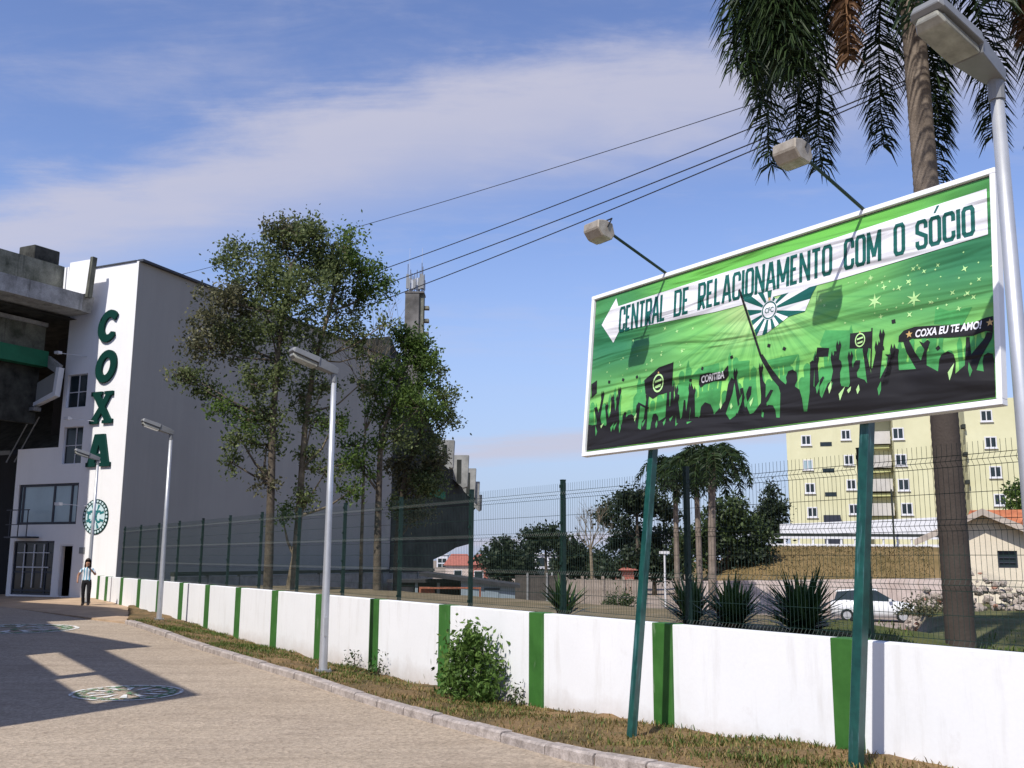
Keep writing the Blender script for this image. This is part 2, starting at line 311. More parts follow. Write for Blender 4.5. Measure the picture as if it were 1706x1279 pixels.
def copy_tree(o, parent=None):
    c = o.copy(); COL.objects.link(c)
    if parent: c.parent = parent
    for ch in list(o.children): copy_tree(ch, c)
    return c

# ------------------------------------------------------------------ the line of the low wall: s along it, o across it (+ away from the road)
WP = Vector((3.0826, 9.376, 0)); WAZ = -0.5763
WD = Vector((math.sin(WAZ), math.cos(WAZ), 0)); WN = Vector((WD.y, -WD.x, 0)); WROT = math.atan2(WD.y, WD.x)
def so(s, o, z=0.0): p = WP + WD * s + WN * o; return Vector((p.x, p.y, z))
def to_so(x, y): v = Vector((x, y, 0)) - WP; return v.dot(WD), v.dot(WN)
WT = 1.015
def base_z(s): return interp(s, [-4, 0, 2.5, 5, 7.5, 12.5, 17.5, 20, 22, 24.5, 30, 35], [0.12, 0.03, -0.09, -0.19, -0.23, -0.22, -0.16, -0.07, 0.0, 0.11, 0.24, 0.25])
def kerb_z(s): return interp(s, [-4, 0, 1.2, 2, 4.4, 6, 7.5, 9, 11.3, 15, 19, 22, 30, 40], [0.03, -0.0, -0.07, -0.12, -0.14, -0.15, -0.13, -0.09, -0.07, -0.03, 0.07, 0.11, 0.17, 0.2])
KO = -1.5
# ------------------------------------------------------------------ ground sheets
def terrain(x, y):
    s, o = to_so(x, y)
    near = 0.86 if s < 25 else 0.6
    z = near + (-1.0 - near) * smooth(4.5, 13, o)
    w = smooth(0.372, 0.412, x / max(y, 1)) * (1 - smooth(36, 41, y)) * smooth(8, 15, y)   # terrace of the small house
    z = z + (0.55 - z) * w
    if o < 0.2: z = min(z, base_z(max(-4, min(35, s))) - 0.45)
    b = smooth(57, 71, y) * smooth(0.155, 0.235, x / max(y, 1))                     # grassy bank
    z = z + (2.75 - z) * b
    f = smooth(75, 200, y) * (1 - smooth(0.10, 0.2, x / max(y, 1)))
    return z + f * 0.6
def axis(fine0, fine1, step, far, n):
    a = list(np.arange(fine0, fine1 + 1e-6, step)); g = np.geomspace(1, far, n)
    return [fine0 - v for v in g[::-1]] + a + [fine1 + v for v in g]
def grid(name, xs, ys, f, m):
    nx = len(xs); v = [f(x, y) for y in ys for x in xs]
    fs = [(j * nx + i, j * nx + i + 1, (j + 1) * nx + i + 1, (j + 1) * nx + i) for j in range(len(ys) - 1) for i in range(nx - 1)]
    me = bpy.data.meshes.new(name); me.from_pydata(v, [], fs); return link(name, me, m, None, True)
def terrain_under(x, y):
    s, o = to_so(x, y); return (x, y, min(terrain(x, y), interp(o, [1.8, 3.2], [-0.9, 9]) if s < 36 else 9))
o = grid('ground', axis(-20, 34, 1.0, 900, 22), axis(0, 76, 1.0, 1200, 24), terrain_under, None)
gm = bpy.data.materials.new('yard_and_bank_ground'); gm.use_nodes = True
def ground_material(m):
    t = m.node_tree; b = t.nodes['Principled BSDF']; b.inputs['Roughness'].default_value = 1; b.inputs['Specular IOR Level'].default_value = 0.1
    tcn = t.nodes.new('ShaderNodeTexCoord'); sp_ = t.nodes.new('ShaderNodeSeparateXYZ'); t.links.new(tcn.outputs['Object'], sp_.inputs[0])
    def ns(s, d): n = t.nodes.new('ShaderNodeTexNoise'); n.inputs['Scale'].default_value = s; n.inputs['Detail'].default_value = d; n.inputs['Roughness'].default_value = 0.68; t.links.new(tcn.outputs['Object'], n.inputs['Vector']); return n.outputs['Fac']
    def rp(f, a, c, lo=0.3, hi=0.7):
        r = t.nodes.new('ShaderNodeValToRGB'); r.color_ramp.elements[0].position = lo; r.color_ramp.elements[1].position = hi; r.color_ramp.elements[0].color = (*a, 1); r.color_ramp.elements[1].color = (*c, 1); t.links.new(f, r.inputs[0]); return r.outputs[0]
    def mx_(f, a, c):
        x = t.nodes.new('ShaderNodeMix'); x.data_type = 'RGBA'; t.links.new(f, x.inputs[0]); t.links.new(a, x.inputs[6]); t.links.new(c, x.inputs[7]); return x.outputs[2]
    def mr(f, a, c):
        x = t.nodes.new('ShaderNodeMapRange'); x.interpolation_type = 'SMOOTHSTEP'; t.links.new(f, x.inputs[0]); x.inputs[1].default_value = a; x.inputs[2].default_value = c; return x.outputs[0]
    dirt = rp(ns(0.3, 8), (0.23, 0.18, 0.145), (0.36, 0.30, 0.25))
    lawn = rp(ns(1.3, 8), (0.045, 0.07, 0.018), (0.12, 0.115, 0.04))
    dry = rp(ns(1.1, 8), (0.10, 0.085, 0.045), (0.24, 0.19, 0.125))
    lx = t.nodes.new('ShaderNodeMath'); lx.operation = 'MULTIPLY_ADD'; t.links.new(sp_.outputs[1], lx.inputs[0]); lx.inputs[1].default_value = -0.28; t.links.new(sp_.outputs[0], lx.inputs[2])
    lxn = t.nodes.new('ShaderNodeMath'); lxn.operation = 'MULTIPLY_ADD'; t.links.new(ns(0.9, 4), lxn.inputs[0]); lxn.inputs[1].default_value = 1.5; t.links.new(lx.outputs[0], lxn.inputs[2])
    lawn = mx_(mr(lxn.outputs[0], 0.2, 1.2), dry, lawn)
    bank = rp(ns(0.55, 9), (0.115, 0.088, 0.035), (0.25, 0.17, 0.08))
    zn = t.nodes.new('ShaderNodeMath'); zn.operation = 'MULTIPLY_ADD'; t.links.new(ns(1.1, 5), zn.inputs[0]); zn.inputs[1].default_value = 0.5; t.links.new(sp_.outputs[2], zn.inputs[2])
    c = mx_(mr(zn.outputs[0], 0.2, 0.95), dirt, lawn)
    # grassy bank: beyond the terrace wall
    yb = mr(sp_.outputs[1], 56.5, 57.5); zb = mr(sp_.outputs[2], -0.6, 0.1)
    mm = t.nodes.new('ShaderNodeMath'); mm.operation = 'MULTIPLY'; t.links.new(yb, mm.inputs[0]); t.links.new(zb, mm.inputs[1])
    c = mx_(mm.outputs[0], c, bank); t.links.new(c, b.inputs['Base Color'])
    bp = t.nodes.new('ShaderNodeBump'); bp.inputs['Strength'].default_value = 0.6; bp.inputs['Distance'].default_value = 0.05; t.links.new(ns(9, 8), bp.inputs['Height']); t.links.new(bp.outputs[0], b.inputs['Normal'])
ground_material(gm); o.data.materials.append(gm); tag(o, kind='structure')
def yz(s, q): p = so(s, q); return terrain(p.x, p.y) + 0.004
o = grid('yard_strip', list(np.arange(-12, 36.1, 0.5)), [0.165, 0.4, 0.8, 1.2, 1.7, 2.2, 2.8, 3.3, 3.8], lambda s, q: tuple(so(s, q, yz(s, q) - (0.03 if q > 3.5 else 0))), gm); tag(o, kind='structure')

def sgrid(name, ss, os_, f, m):
    return grid(name, ss, os_, lambda s, o_: tuple(so(s, o_, f(s, o_))), m)
ss = [-16, -8, -4] + list(np.arange(-3, 24.1, 0.5)) + [26, 28, 30, 34, 40, 50]
o = sgrid('road', ss, [-60, -40, -25, -18, -14, -10, -8, -6, -4, -3, -2, KO - 0.10], lambda s, q: kerb_z(s) - 0.13 + (0.03 if q > -1.7 else 0), M['road']); tag(o, kind='structure')
vs_ = list(np.arange(-6, 30.0, 0.16)); vo_ = list(np.linspace(KO - 0.01, 0.02, 14))
def verge_z(s, q):
    if s > 21.6 and q < KO + (s - 21.6) / 7.0 * 1.5 - 0.06: return -0.25
    w = (q - KO) / (-KO); h = 0.035 * math.sin(s * 3.1 + q * 5) * math.sin(q * 4.3 + s * 1.3) + rnd.uniform(-0.014, 0.014)
    return (kerb_z(s) - 0.012 + (base_z(s) - kerb_z(s)) * smooth(0, 1, w) + (h + 0.02) * smooth(0.02, 0.25, w)) - 0.05 * smooth(21.6, 26, s)
o = sgrid('verge', vs_, vo_, verge_z, M['verge']); tag(o, kind='structure')
# sidewalk in front of the tall building, a raised slab with its own edge
mb = MB(); sw = [(21.62, 0.3), (21.62, KO - 0.12)]
P = [so(28.6, 0.12), so(21.62, KO - 0.14), at(0, 1006, 34.5), at(-260, 1000, 37)]; Q = [so(30, 0.4), at(150, 990, 41), at(0, 985, 45), at(-260, 985, 48)]
vs2 = []; 
for a, b in zip(P, Q):
    for k in range(4):
        q = a.lerp(b, k / 3); vs2.append((q.x, q.y, (0.045, 0.10, 0.15, 0.2)[k]))
n4 = 4; fs2 = [(i * n4 + k, (i + 1) * n4 + k, (i + 1) * n4 + k + 1, i * n4 + k + 1) for i in range(3) for k in range(3)]
for i in range(4): vs2.append((vs2[i * 4][0], vs2[i * 4][1], -0.2))
fs2 += [(i * 4, (i + 1) * 4, 17 + i, 16 + i) for i in range(3)]
mb.add(vs2, fs2); o = mb.build('sidewalk', M['sidewalk']); tag(o, kind='structure')

# kerb: a bedding strip with its stones
kb = MB()
kss = list(np.arange(-5, 21.6, 1.0)) + [21.6]
kv = []
for s in kss:
    for q, dz in ((KO - 0.13, -0.20), (KO - 0.13, -0.035), (KO, -0.035), (KO, -0.2)): kv.append(tuple(so(s, q, kerb_z(s) + dz)))
kf = [(i * 4 + j, i * 4 + j + 1, (i + 1) * 4 + j + 1, (i + 1) * 4 + j) for i in range(len(kss) - 1) for j in range(3)]
kb.add(kv, kf); kerb = kb.build('kerb', M['soil']); tag(kerb, kind='structure')
s = -4.5
while s < 21.3:
    L = rnd.uniform(0.72, 0.86) if s < 12 else rnd.uniform(0.9, 1.0); e = min(s + L, 21.6); j1, j2 = rnd.uniform(-0.008, 0.008), rnd.uniform(-0.01, 0.01)
    m = MB(); a, b = s + 0.012, e - 0.012; vv = []
    for t in (a, b):
        zt = kerb_z(t) + j2
        for q, z in ((KO - 0.150 + j1, zt - 0.26), (KO - 0.145 + j1, zt - 0.02), (KO - 0.122 + j1, zt), (KO + 0.012 + j1, zt), (KO + 0.012 + j1, zt - 0.2)): vv.append(tuple(so(t, q, z)))
    m.add(vv, [(4, 3, 2, 1, 0), (5, 6, 7, 8, 9)] + [(i, i + 1, 6 + i, 5 + i) for i in range(4)])
    m.build('kerb_stone', M['kerb'], kerb); s = e

# ------------------------------------------------------------------ low white wall with green pillars
wall = thing('boundary_wall', 'low white painted wall with green pillars along the grass verge', 'wall', tuple(so(0, 0, 0)), (0, 0, WROT))
# local: x along s, y towards the road (-o), z up
def wall_panel(s0, s1):
    n = max(2, int((s1 - s0) / 0.4)); m = MB(); vv = []
    for i in range(n + 1):
        s_ = s0 + (s1 - s0) * i / n
        for y, z in ((0.0, base_z(s_) - 0.25), (0.0, WT - 0.008), (-0.008, WT), (-0.16, WT), (-0.16, base_z(s_) - 0.5)): vv.append((s_, y, z))
    ff = [(i * 5 + j, i * 5 + j + 1, i * 5 + j + 6, i * 5 + j + 5) for i in range(n) for j in range(4)] + [(0, 1, 2, 3, 4), tuple(n * 5 + j for j in (4, 3, 2, 1, 0))]
    m.add(vv, ff); return m.build('wall_panel', M['wall'], wall)
pill = [-2.5 * 2, -2.5] + [2.5 * k for k in range(14)] + [33.95]
for i, s_ in enumerate(pill):
    m = MB(); m.box((s_ - 0.155, -0.168, base_z(s_) - 0.25), (s_ + 0.155, 0.035, WT + 0.008)); m.build('pillar', M['green_paint'], wall, bevel=0.006)
    if i + 1 < len(pill): wall_panel(s_ + 0.155, pill[i + 1] - 0.155)

# ------------------------------------------------------------------ welded mesh fence behind the wall
FO = 0.42; FT = 2.80
fence = thing('mesh_fence', 'dark green welded mesh fence standing behind the low white wall', 'fence', tuple(so(0, FO, 0)), (0, 0, WROT))
def mesh_panel(w):
    m = MB(); h0, h1 = 0.0, 1.86
    # folds: horizontal V ridges
    folds = [0.10, 0.62, 1.14, 1.70]
    def yat(z):
        for f in folds:
            if abs(z - f) < 0.05: return (0.05 - abs(z - f)) * 0.7
        return 0.0
    prof = [h0] + sum([[f - 0.05, f, f + 0.05] for f in folds], []) + [h1]
    r = 0.0026; n = int(w / 0.05)
    for i in range(n + 1):
        x = -w / 2 + w * i / n; vv = []
        for z in prof:
            y = yat(z); vv += [(x - r, y, z), (x, y + r, z), (x + r, y - r, z)]
        K = len(prof); ff = [(k * 3 + j, k * 3 + (j + 1) % 3, (k + 1) * 3 + (j + 1) % 3, (k + 1) * 3 + j) for k in range(K - 1) for j in range(3)]
        m.add(vv, ff)
    hz = []
    for f in folds: hz += [f - 0.05, f + 0.05, f]
    hz += [0.36, 0.88, 1.42, 0.02]
    for z in hz:
        y = yat(z); m.beam((-w / 2, y, z), (w / 2, y, z), 0.0052, 0.0052)
    me = bpy.data.meshes.new('mesh_panel'); me.from_pydata(m.v, [], m.f); return me
pm = mesh_panel(2.42); pmesh = MB(); 
pmesh.box((-0.028, -0.028, -0.35), (0.028, 0.028, 1.90)); pmesh.box((-0.031, -0.031, 1.90), (0.031, 0.031, 1.915))
for z in (0.15, 0.75, 1.3, 1.8): pmesh.box((-0.02, 0.033, z), (0.02, 0.05, z + 0.04))
pme = pmesh.mesh('fence_post')
fp = [-4.9, -2.45] + [0.05 + 2.47 * k for k in range(14)]
for i, s_ in enumerate(fp):
    link('post', pme, M['post_green'], fence, loc=(s_, 0, FT - 1.90))
    if i + 1 < len(fp): link('mesh_panel', pm, M['wire'], fence, loc=((s_ + fp[i + 1]) / 2, 0.04, FT - 1.90))

# ------------------------------------------------------------------ billboard
SG = Vector((2.4012, 9.6784, 3.904)); SAZ, SLEAN, SWD, SHT = -0.62006, 0.09096, 5.0795, 1.9846
sx_ = -Vector((math.sin(SAZ), math.cos(SAZ), 0)); sn_ = Vector((math.cos(SAZ), -math.sin(SAZ), 0)); su_ = Vector((0, 0, 1)) * math.cos(SLEAN) + sn_ * math.sin(SLEAN)
sy_ = su_.cross(sx_)                                   # away from the reader
foot = SG - su_ * (SG.z + 0.05) / su_.z
sroot = thing('billboard', 'leaning roadside billboard with a green banner of a cheering crowd', 'billboard', tuple(foot))
sroot.rotation_euler = Matrix((sx_, sy_, su_)).transposed().to_euler()
SH0 = (SG - foot).dot(su_)
hw, hh = SWD / 2, SHT / 2
def loc_uv(L): return [(a, b + SH0) for a, b in L]
def poster_material():
    m = bpy.data.materials.new('banner_green_print'); m.use_nodes = True; t = m.node_tree; b = t.nodes['Principled BSDF']; b.inputs['Roughness'].default_value = 0.5; b.inputs['Specular IOR Level'].default_value = 0.35
    tcn = t.nodes.new('ShaderNodeTexCoord'); sp_ = t.nodes.new('ShaderNodeSeparateXYZ'); t.links.new(tcn.outputs['Object'], sp_.inputs[0])
    L = t.links.new
    def mt(op, a, c=None, d=None, cl=False):
        n = t.nodes.new('ShaderNodeMath'); n.operation = op; n.use_clamp = cl
        for i, v in enumerate((a, c, d)):
            if v is None: continue
            if isinstance(v, (int, float)): n.inputs[i].default_value = v
            else: L(v, n.inputs[i])
        return n.outputs[0]
    def ss_(f, a, c):
        x = t.nodes.new('ShaderNodeMapRange'); x.interpolation_type = 'SMOOTHSTEP'; L(f, x.inputs[0]); x.inputs[1].default_value = a; x.inputs[2].default_value = c; return x.outputs[0]
    def mix(f, a, c):
        x = t.nodes.new('ShaderNodeMix'); x.data_type = 'RGBA'
        if isinstance(f, (int, float)): x.inputs[0].default_value = f
        else: L(f, x.inputs[0])
        for s_, k in ((a, 6), (c, 7)):
            if isinstance(s_, tuple): x.inputs[k].default_value = (*s_, 1)
            else: L(s_, x.inputs[k])
        return x.outputs[2]
    u, v = sp_.outputs[0], mt('SUBTRACT', sp_.outputs[2], SH0)
    du, dv = mt('SUBTRACT', u, 0.10), mt('SUBTRACT', v, 0.42)
    dist = mt('SQRT', mt('ADD', mt('MULTIPLY', du, du), mt('MULTIPLY', mt('MULTIPLY', dv, dv), 1.7)))
    ang = mt('ARCTAN2', dv, du)
    n = t.nodes.new('ShaderNodeTexNoise'); n.noise_dimensions = '1D'; n.inputs['Scale'].default_value = 5.5; n.inputs['Detail'].default_value = 5; n.inputs['Roughness'].default_value = 0.7; L(ang, n.inputs['W'])
    n3 = t.nodes.new('ShaderNodeTexNoise'); n3.inputs['Scale'].default_value = 2.2; n3.inputs['Detail'].default_value = 6; L(tcn.outputs['Object'], n3.inputs['Vector'])
    dd = mt('ADD', dist, mt('MULTIPLY', mt('SUBTRACT', n3.outputs['Fac'], 0.5), 0.6))
    c = mix(ss_(dd, 0.1, 0.9), (0.46, 0.66, 0.27), (0.17, 0.47, 0.12))
    dark = mt('MULTIPLY', ss_(dd, 0.8, 2.1), ss_(v, -0.55, 0.30))
    c = mix(dark, c, (0.03, 0.17, 0.075))
    c = mix(mt('MULTIPLY', ss_(n.outputs['Fac'], 0.42, 0.62), mt('SUBTRACT', 0.45, mt('MULTIPLY', ss_(dist, 0.6, 2.4), 0.30))), c, (0.02, 0.17, 0.05))
    top = ss_(v, 0.60, 0.72)
    c = mix(mt('MULTIPLY', top, mt('SUBTRACT', 1.0, mt('MULTIPLY', ss_(mt('ABSOLUTE', mt('SUBTRACT', u, 0.4)), 1.0, 2.4), 0.75))), c, (0.13, 0.43, 0.07))
    lowm = mt('MULTIPLY', ss_(mt('MULTIPLY', v, -1), 0.05, 0.5), ss_(n3.outputs['Fac'], 0.35, 0.7)); c = mix(lowm, c, (0.27, 0.60, 0.12))
    L(c, b.inputs['Base Color']); return m, t, b
def cloth_bump(m, strength=0.6):
    """soft sag folds of the stretched vinyl, the same on every printed piece"""
    t = m.node_tree; b = t.nodes['Principled BSDF']; tcn = t.nodes.new('ShaderNodeTexCoord'); L = t.links.new
    mp_ = t.nodes.new('ShaderNodeMapping'); mp_.inputs['Scale'].default_value = (0.35, 1, 2.6); mp_.inputs['Rotation'].default_value = (0, R(-7), 0); L(tcn.outputs['Object'], mp_.inputs[0])
    n = t.nodes.new('ShaderNodeTexNoise'); n.inputs['Scale'].default_value = 1.5; n.inputs['Detail'].default_value = 2.5; n.inputs['Roughness'].default_value = 0.45; n.inputs['Distortion'].default_value = 0.5; L(mp_.outputs[0], n.inputs['Vector'])
    bp = t.nodes.new('ShaderNodeBump'); bp.inputs['Strength'].default_value = strength; bp.inputs['Distance'].default_value = 0.35; L(n.outputs['Fac'], bp.inputs['Height']); L(bp.outputs[0], b.inputs['Normal'])
pm_, _, _ = poster_material(); cloth_bump(pm_)
def ink(name, col, rough=0.5, var=0.05):
    m = mat(name, col, rough, var, 3, spec=0.35); cloth_bump(m); return m
I_white = ink('banner_white_ink', (0.72, 0.72, 0.76)); I_black = ink('banner_black_ink', (0.010, 0.009, 0.011), 0.65); I_teal = ink('banner_dark_green_ink', (0.008, 0.10, 0.085))
I_mid = ink('banner_mid_green_ink', (0.055, 0.27, 0.075), var=0.35); I_flag = ink('banner_flag_green_ink', (0.012, 0.12, 0.085)); I_pale = ink('banner_pale_green_ink', (0.42, 0.68, 0.28)); I_gold = ink('banner_gold_ink', (0.55, 0.36, 0.14))
M['frame_white'] = mat('white_sign_frame', (0.80, 0.80, 0.81), 0.45, 0.04, 5)
M['sign_back'] = mat('sign_back_sheet', (0.10, 0.10, 0.10), 0.7, 0.2)
# frame and backing
fw_ = 0.048
for (x0, z0, x1, z1) in ((-hw, SH0 + hh - fw_, hw, SH0 + hh), (-hw, SH0 - hh, hw, SH0 - hh + fw_)):
    MB().box((x0, -0.035, z0), (x1, 0.05, z1)).build('frame_rail', M['frame_white'], sroot, bevel=0.004)
for x0 in (-hw, hw - fw_):
    MB().box((x0, -0.034, SH0 - hh + fw_), (x0 + fw_, 0.05, SH0 + hh - fw_)).build('frame_stile', M['frame_white'], sroot, bevel=0.004)
MB().box((-hw + fw_, 0.0, SH0 - hh + fw_), (hw - fw_, 0.03, SH0 + hh - fw_)).build('backing', M['sign_back'], sroot)
bx = hw - fw_ - 0.012; bz0, bz1 = SH0 - hh + fw_ + 0.014, SH0 + hh - fw_ - 0.012
banner = MB().box((-bx, -0.006, bz0), (bx, -0.002, bz1)).build('banner', pm_, sroot)
LAY = [0]
def lay(me, name, m, depth):
    """one printed shape at its layer on the banner, each fractionally proud of the one below"""
    LAY[0] += 1; d = -0.0075 - depth * 0.0012 - (LAY[0] % 9) * 0.00009
    for v in me.vertices: v.co.y += d
    me.flip_normals() if me.polygons and me.polygons[0].normal.y > 0 else None
    return link(name, me, m, banner)
def clipx(L): return [(max(-bx + 0.004, min(bx - 0.004, a)), max(bz0 - SH0 + 0.004, min(bz1 - SH0 - 0.004, b))) for a, b in L]
def flat(name, L, m, depth): return lay(shape2d([loc_uv(clipx(L))]), name, m, depth)
CROWD=[(-2.485, -0.61), (-2.401, -0.625), (-2.309, -0.629), (-2.39, -0.416), (-2.339, -0.408), (-2.227, -0.637), (-2.156, -0.658), (-2.089, -0.519), (-2.087, -0.359), (-2.033, -0.366), (-2.008, -0.502), (-1.961, -0.6), (-1.923, -0.683), (-1.852, -0.534), (-1.814, -0.532), (-1.818, -0.597), (-1.777, -0.571), (-1.721, -0.569), (-1.671, -0.607), (-1.655, -0.699), (-1.653, -0.482), (-1.619, -0.445), (-1.44, -0.531), (-1.466, -0.544), (-1.588, -0.485), (-1.61, -0.742), (-1.558, -0.766), (-1.547, -0.672), (-1.521, -0.656), (-1.483, -0.685), (-1.464, -0.776), (-1.41, -0.775), (-1.387, -0.652), (-1.372, -0.609), (-1.328, -0.608), (-1.29, -0.65), (-1.283, -0.701), (-1.176, -0.663), (-1.148, -0.567), (-1.107, -0.547), (-1.086, -0.599), (-1.049, -0.455), (-1.02, -0.428), (-0.982, -0.445), (-0.98, -0.483), (-1.02, -0.583), (-1.024, -0.785), (-1.0, -0.769), (-0.93, -0.691), (-0.912, -0.51), (-0.889, -0.513), (-0.863, -0.711), (-0.854, -0.779), (-0.755, -0.747), (-0.805, -0.669), (-0.828, -0.448), (-0.781, -0.417), (-0.757, -0.457), (-0.738, -0.713), (-0.676, -0.72), (-0.658, -0.615), (-0.604, -0.573), (-0.524, -0.607), (-0.487, -0.671), (-0.473, -0.72), (-0.325, -0.597), (-0.295, -0.425), (-0.252, -0.361), (-0.206, -0.397), (-0.231, -0.528), (-0.313, -0.727), (-0.257, -0.797), (-0.185, -0.765), (-0.116, -0.635), (-0.136, -0.494), (-0.095, -0.488), (-0.071, -0.595), (-0.02, -0.487), (0.016, -0.492), (0.012, -0.572), (-0.054, -0.677), (-0.04, -0.69), (0.002, -0.769), (0.048, -0.762), (0.136, -0.675), (0.138, -0.479), (0.163, -0.459), (0.192, -0.499), (0.193, -0.633), (0.253, -0.557), (0.286, -0.567), (0.229, -0.662), (0.153, -0.726), (0.148, -0.81), (0.171, -0.824), (0.181, -0.741), (0.227, -0.704), (0.287, -0.718), (0.318, -0.77), (0.33, -0.842), (0.371, -0.847), (0.373, -0.609), (0.349, -0.54), (0.265, -0.449), (0.139, -0.257), (0.104, -0.189), (0.145, -0.184), (0.263, -0.351), (0.369, -0.476), (0.436, -0.532), (0.446, -0.511), (0.435, -0.462), (0.462, -0.406), (0.512, -0.396), (0.563, -0.433), (0.571, -0.506), (0.547, -0.55), (0.544, -0.567), (0.597, -0.604), (0.627, -0.69), (0.65, -0.821), (0.688, -0.825), (0.713, -0.655), (0.716, -0.398), (0.709, -0.361), (0.743, -0.343), (0.771, -0.365), (0.765, -0.405), (0.756, -0.591), (0.788, -0.63), (0.818, -0.553), (0.861, -0.513), (0.877, -0.533), (0.824, -0.606), (0.806, -0.656), (0.85, -0.719), (0.915, -0.59), (0.981, -0.565), (0.993, -0.441), (0.98, -0.393), (1.017, -0.416), (1.032, -0.379), (1.058, -0.406), (1.065, -0.453), (1.046, -0.507), (1.049, -0.632), (1.137, -0.656), (1.168, -0.57), (1.187, -0.449), (1.212, -0.42), (1.256, -0.427), (1.25, -0.493), (1.221, -0.533), (1.228, -0.579), (1.3, -0.612), (1.327, -0.649), (1.374, -0.601), (1.362, -0.522), (1.405, -0.512), (1.432, -0.545), (1.416, -0.598), (1.449, -0.636), (1.522, -0.516), (1.534, -0.441), (1.505, -0.414), (1.576, -0.428), (1.618, -0.379), (1.641, -0.394), (1.632, -0.457), (1.639, -0.577), (1.8, -0.591), (1.71, -0.427), (1.677, -0.313), (1.735, -0.323), (1.79, -0.441), (1.845, -0.525), (1.878, -0.435), (1.831, -0.352), (1.87, -0.38), (1.909, -0.355), (1.931, -0.38), (1.899, -0.459), (1.897, -0.575), (1.998, -0.643), (2.011, -0.541), (2.033, -0.503), (2.087, -0.486), (2.139, -0.521), (2.154, -0.585), (2.148, -0.686), (2.231, -0.628), (2.247, -0.396), (2.278, -0.401), (2.287, -0.546), (2.4, -0.434), (2.421, -0.387), (2.471, -0.396), (2.461, -0.445), (2.36, -0.598), (2.327, -0.683), (2.387, -0.703), (2.379, -0.621), (2.391, -0.573), (2.426, -0.554), (2.465, -0.576), (2.481, -0.638), (2.49, -0.48), (2.513, -0.484)]
SCARF=[(1.636, -0.327), (1.642, -0.274), (1.689, -0.234), (1.793, -0.221), (1.95, -0.24), (2.208, -0.285), (2.312, -0.285), (2.415, -0.264), (2.51, -0.263), (2.513, -0.324), (2.471, -0.396), (2.412, -0.375), (2.309, -0.395), (2.1, -0.369), (1.769, -0.319), (1.7, -0.33)]
STARS=[(1.741, -0.279), (2.451, -0.312)]
FLAGA=[(-1.545, -0.202), (-1.318, -0.088), (-1.096, -0.066), (-1.108, -0.391), (-1.298, -0.403), (-1.393, -0.435), (-1.515, -0.358)]
FLAGAE=[(-1.315, -0.268)]
CORI=[(-0.702, -0.367), (-0.691, -0.272), (-0.572, -0.263), (-0.383, -0.3), (-0.303, -0.223), (-0.288, -0.332), (-0.334, -0.378), (-0.489, -0.368), (-0.614, -0.38), (-0.676, -0.407)]
EDGEL=[(-2.47, -0.116), (-2.369, -0.082), (-2.359, -0.242), (-2.453, -0.291)]
FLAGM=[(0.877, -0.078), (1.141, -0.128), (1.11, -0.369), (0.926, -0.344), (0.817, -0.203)]
FLAGB=[(1.15, -0.159), (1.369, -0.179), (1.362, -0.333), (1.143, -0.301)]
FLAGBE=[(1.256, -0.241)]
POLEB=[(1.375, -0.15), (1.362, -0.522)]
FLAGS=[(0.792, -0.228), (0.925, -0.257), (0.913, -0.336), (0.777, -0.316)]
BIGPOLE=[(-0.18, 0.56), (0.122, -0.192)]
FLAGBIG=[(-0.145, 0.499), (0.008, 0.478), (0.181, 0.459), (0.305, 0.349), (0.467, 0.439), (0.782, 0.385), (0.727, 0.306), (0.645, 0.153), (0.458, 0.143), (0.327, 0.082), (0.162, 0.013), (0.062, 0.019)]
BIGC=[(0.217, 0.254)]
MID3=[(1.986, -0.082), (2.105, -0.144), (2.305, -0.149), (2.219, -0.287), (1.967, -0.228)]
MIDF2=[(-0.208, -0.201), (-0.032, -0.217), (-0.044, -0.353), (-0.186, -0.37)]
MIDF3=[(0.193, -0.254), (0.394, -0.25), (0.574, -0.256), (0.511, -0.342), (0.263, -0.339)]
MIDF1=[(-0.845, -0.286), (-0.719, -0.194), (-0.435, -0.178), (-0.414, -0.313), (-0.697, -0.32)]
MIDF4=[(-0.205, -0.215), (-0.021, -0.221), (-0.038, -0.369), (-0.184, -0.394)]
CONF=[(-2.146, -0.135), (-1.902, -0.144), (-1.669, -0.145), (-0.827, -0.307), (-0.662, -0.203), (-0.26, -0.147), (0.219, -0.109), (0.409, -0.173), (0.992, -0.315), (1.59, -0.132), (1.481, -0.355), (2.001, -0.445)]
TW=[(-1.253, 0.347), (-1.062, 0.279), (-0.825, 0.266), (-0.972, 0.04), (-1.441, 0.01), (-0.988, -0.114), (-1.769, 0.304), (-1.472, -0.206), (-1.292, 0.05), (1.388, 0.091), (1.364, 0.315), (0.867, 0.167), (0.826, 0.224), (1.783, 0.303), (1.84, 0.295), (1.885, 0.256), (2.012, 0.28), (2.248, 0.191), (1.36, 0.325), (1.31, 0.291), (1.478, 0.252), (1.496, 0.202), (1.646, 0.162), (1.735, 0.198), (2.368, 0.071), (2.138, 0.008), (1.937, -0.034), (1.743, -0.102), (1.464, -0.062), (2.19, -0.141), (2.267, -0.026), (2.488, 0.162), (2.318, -0.069)]
TWBIG=[(1.403, 0.092), (1.787, 0.031)]
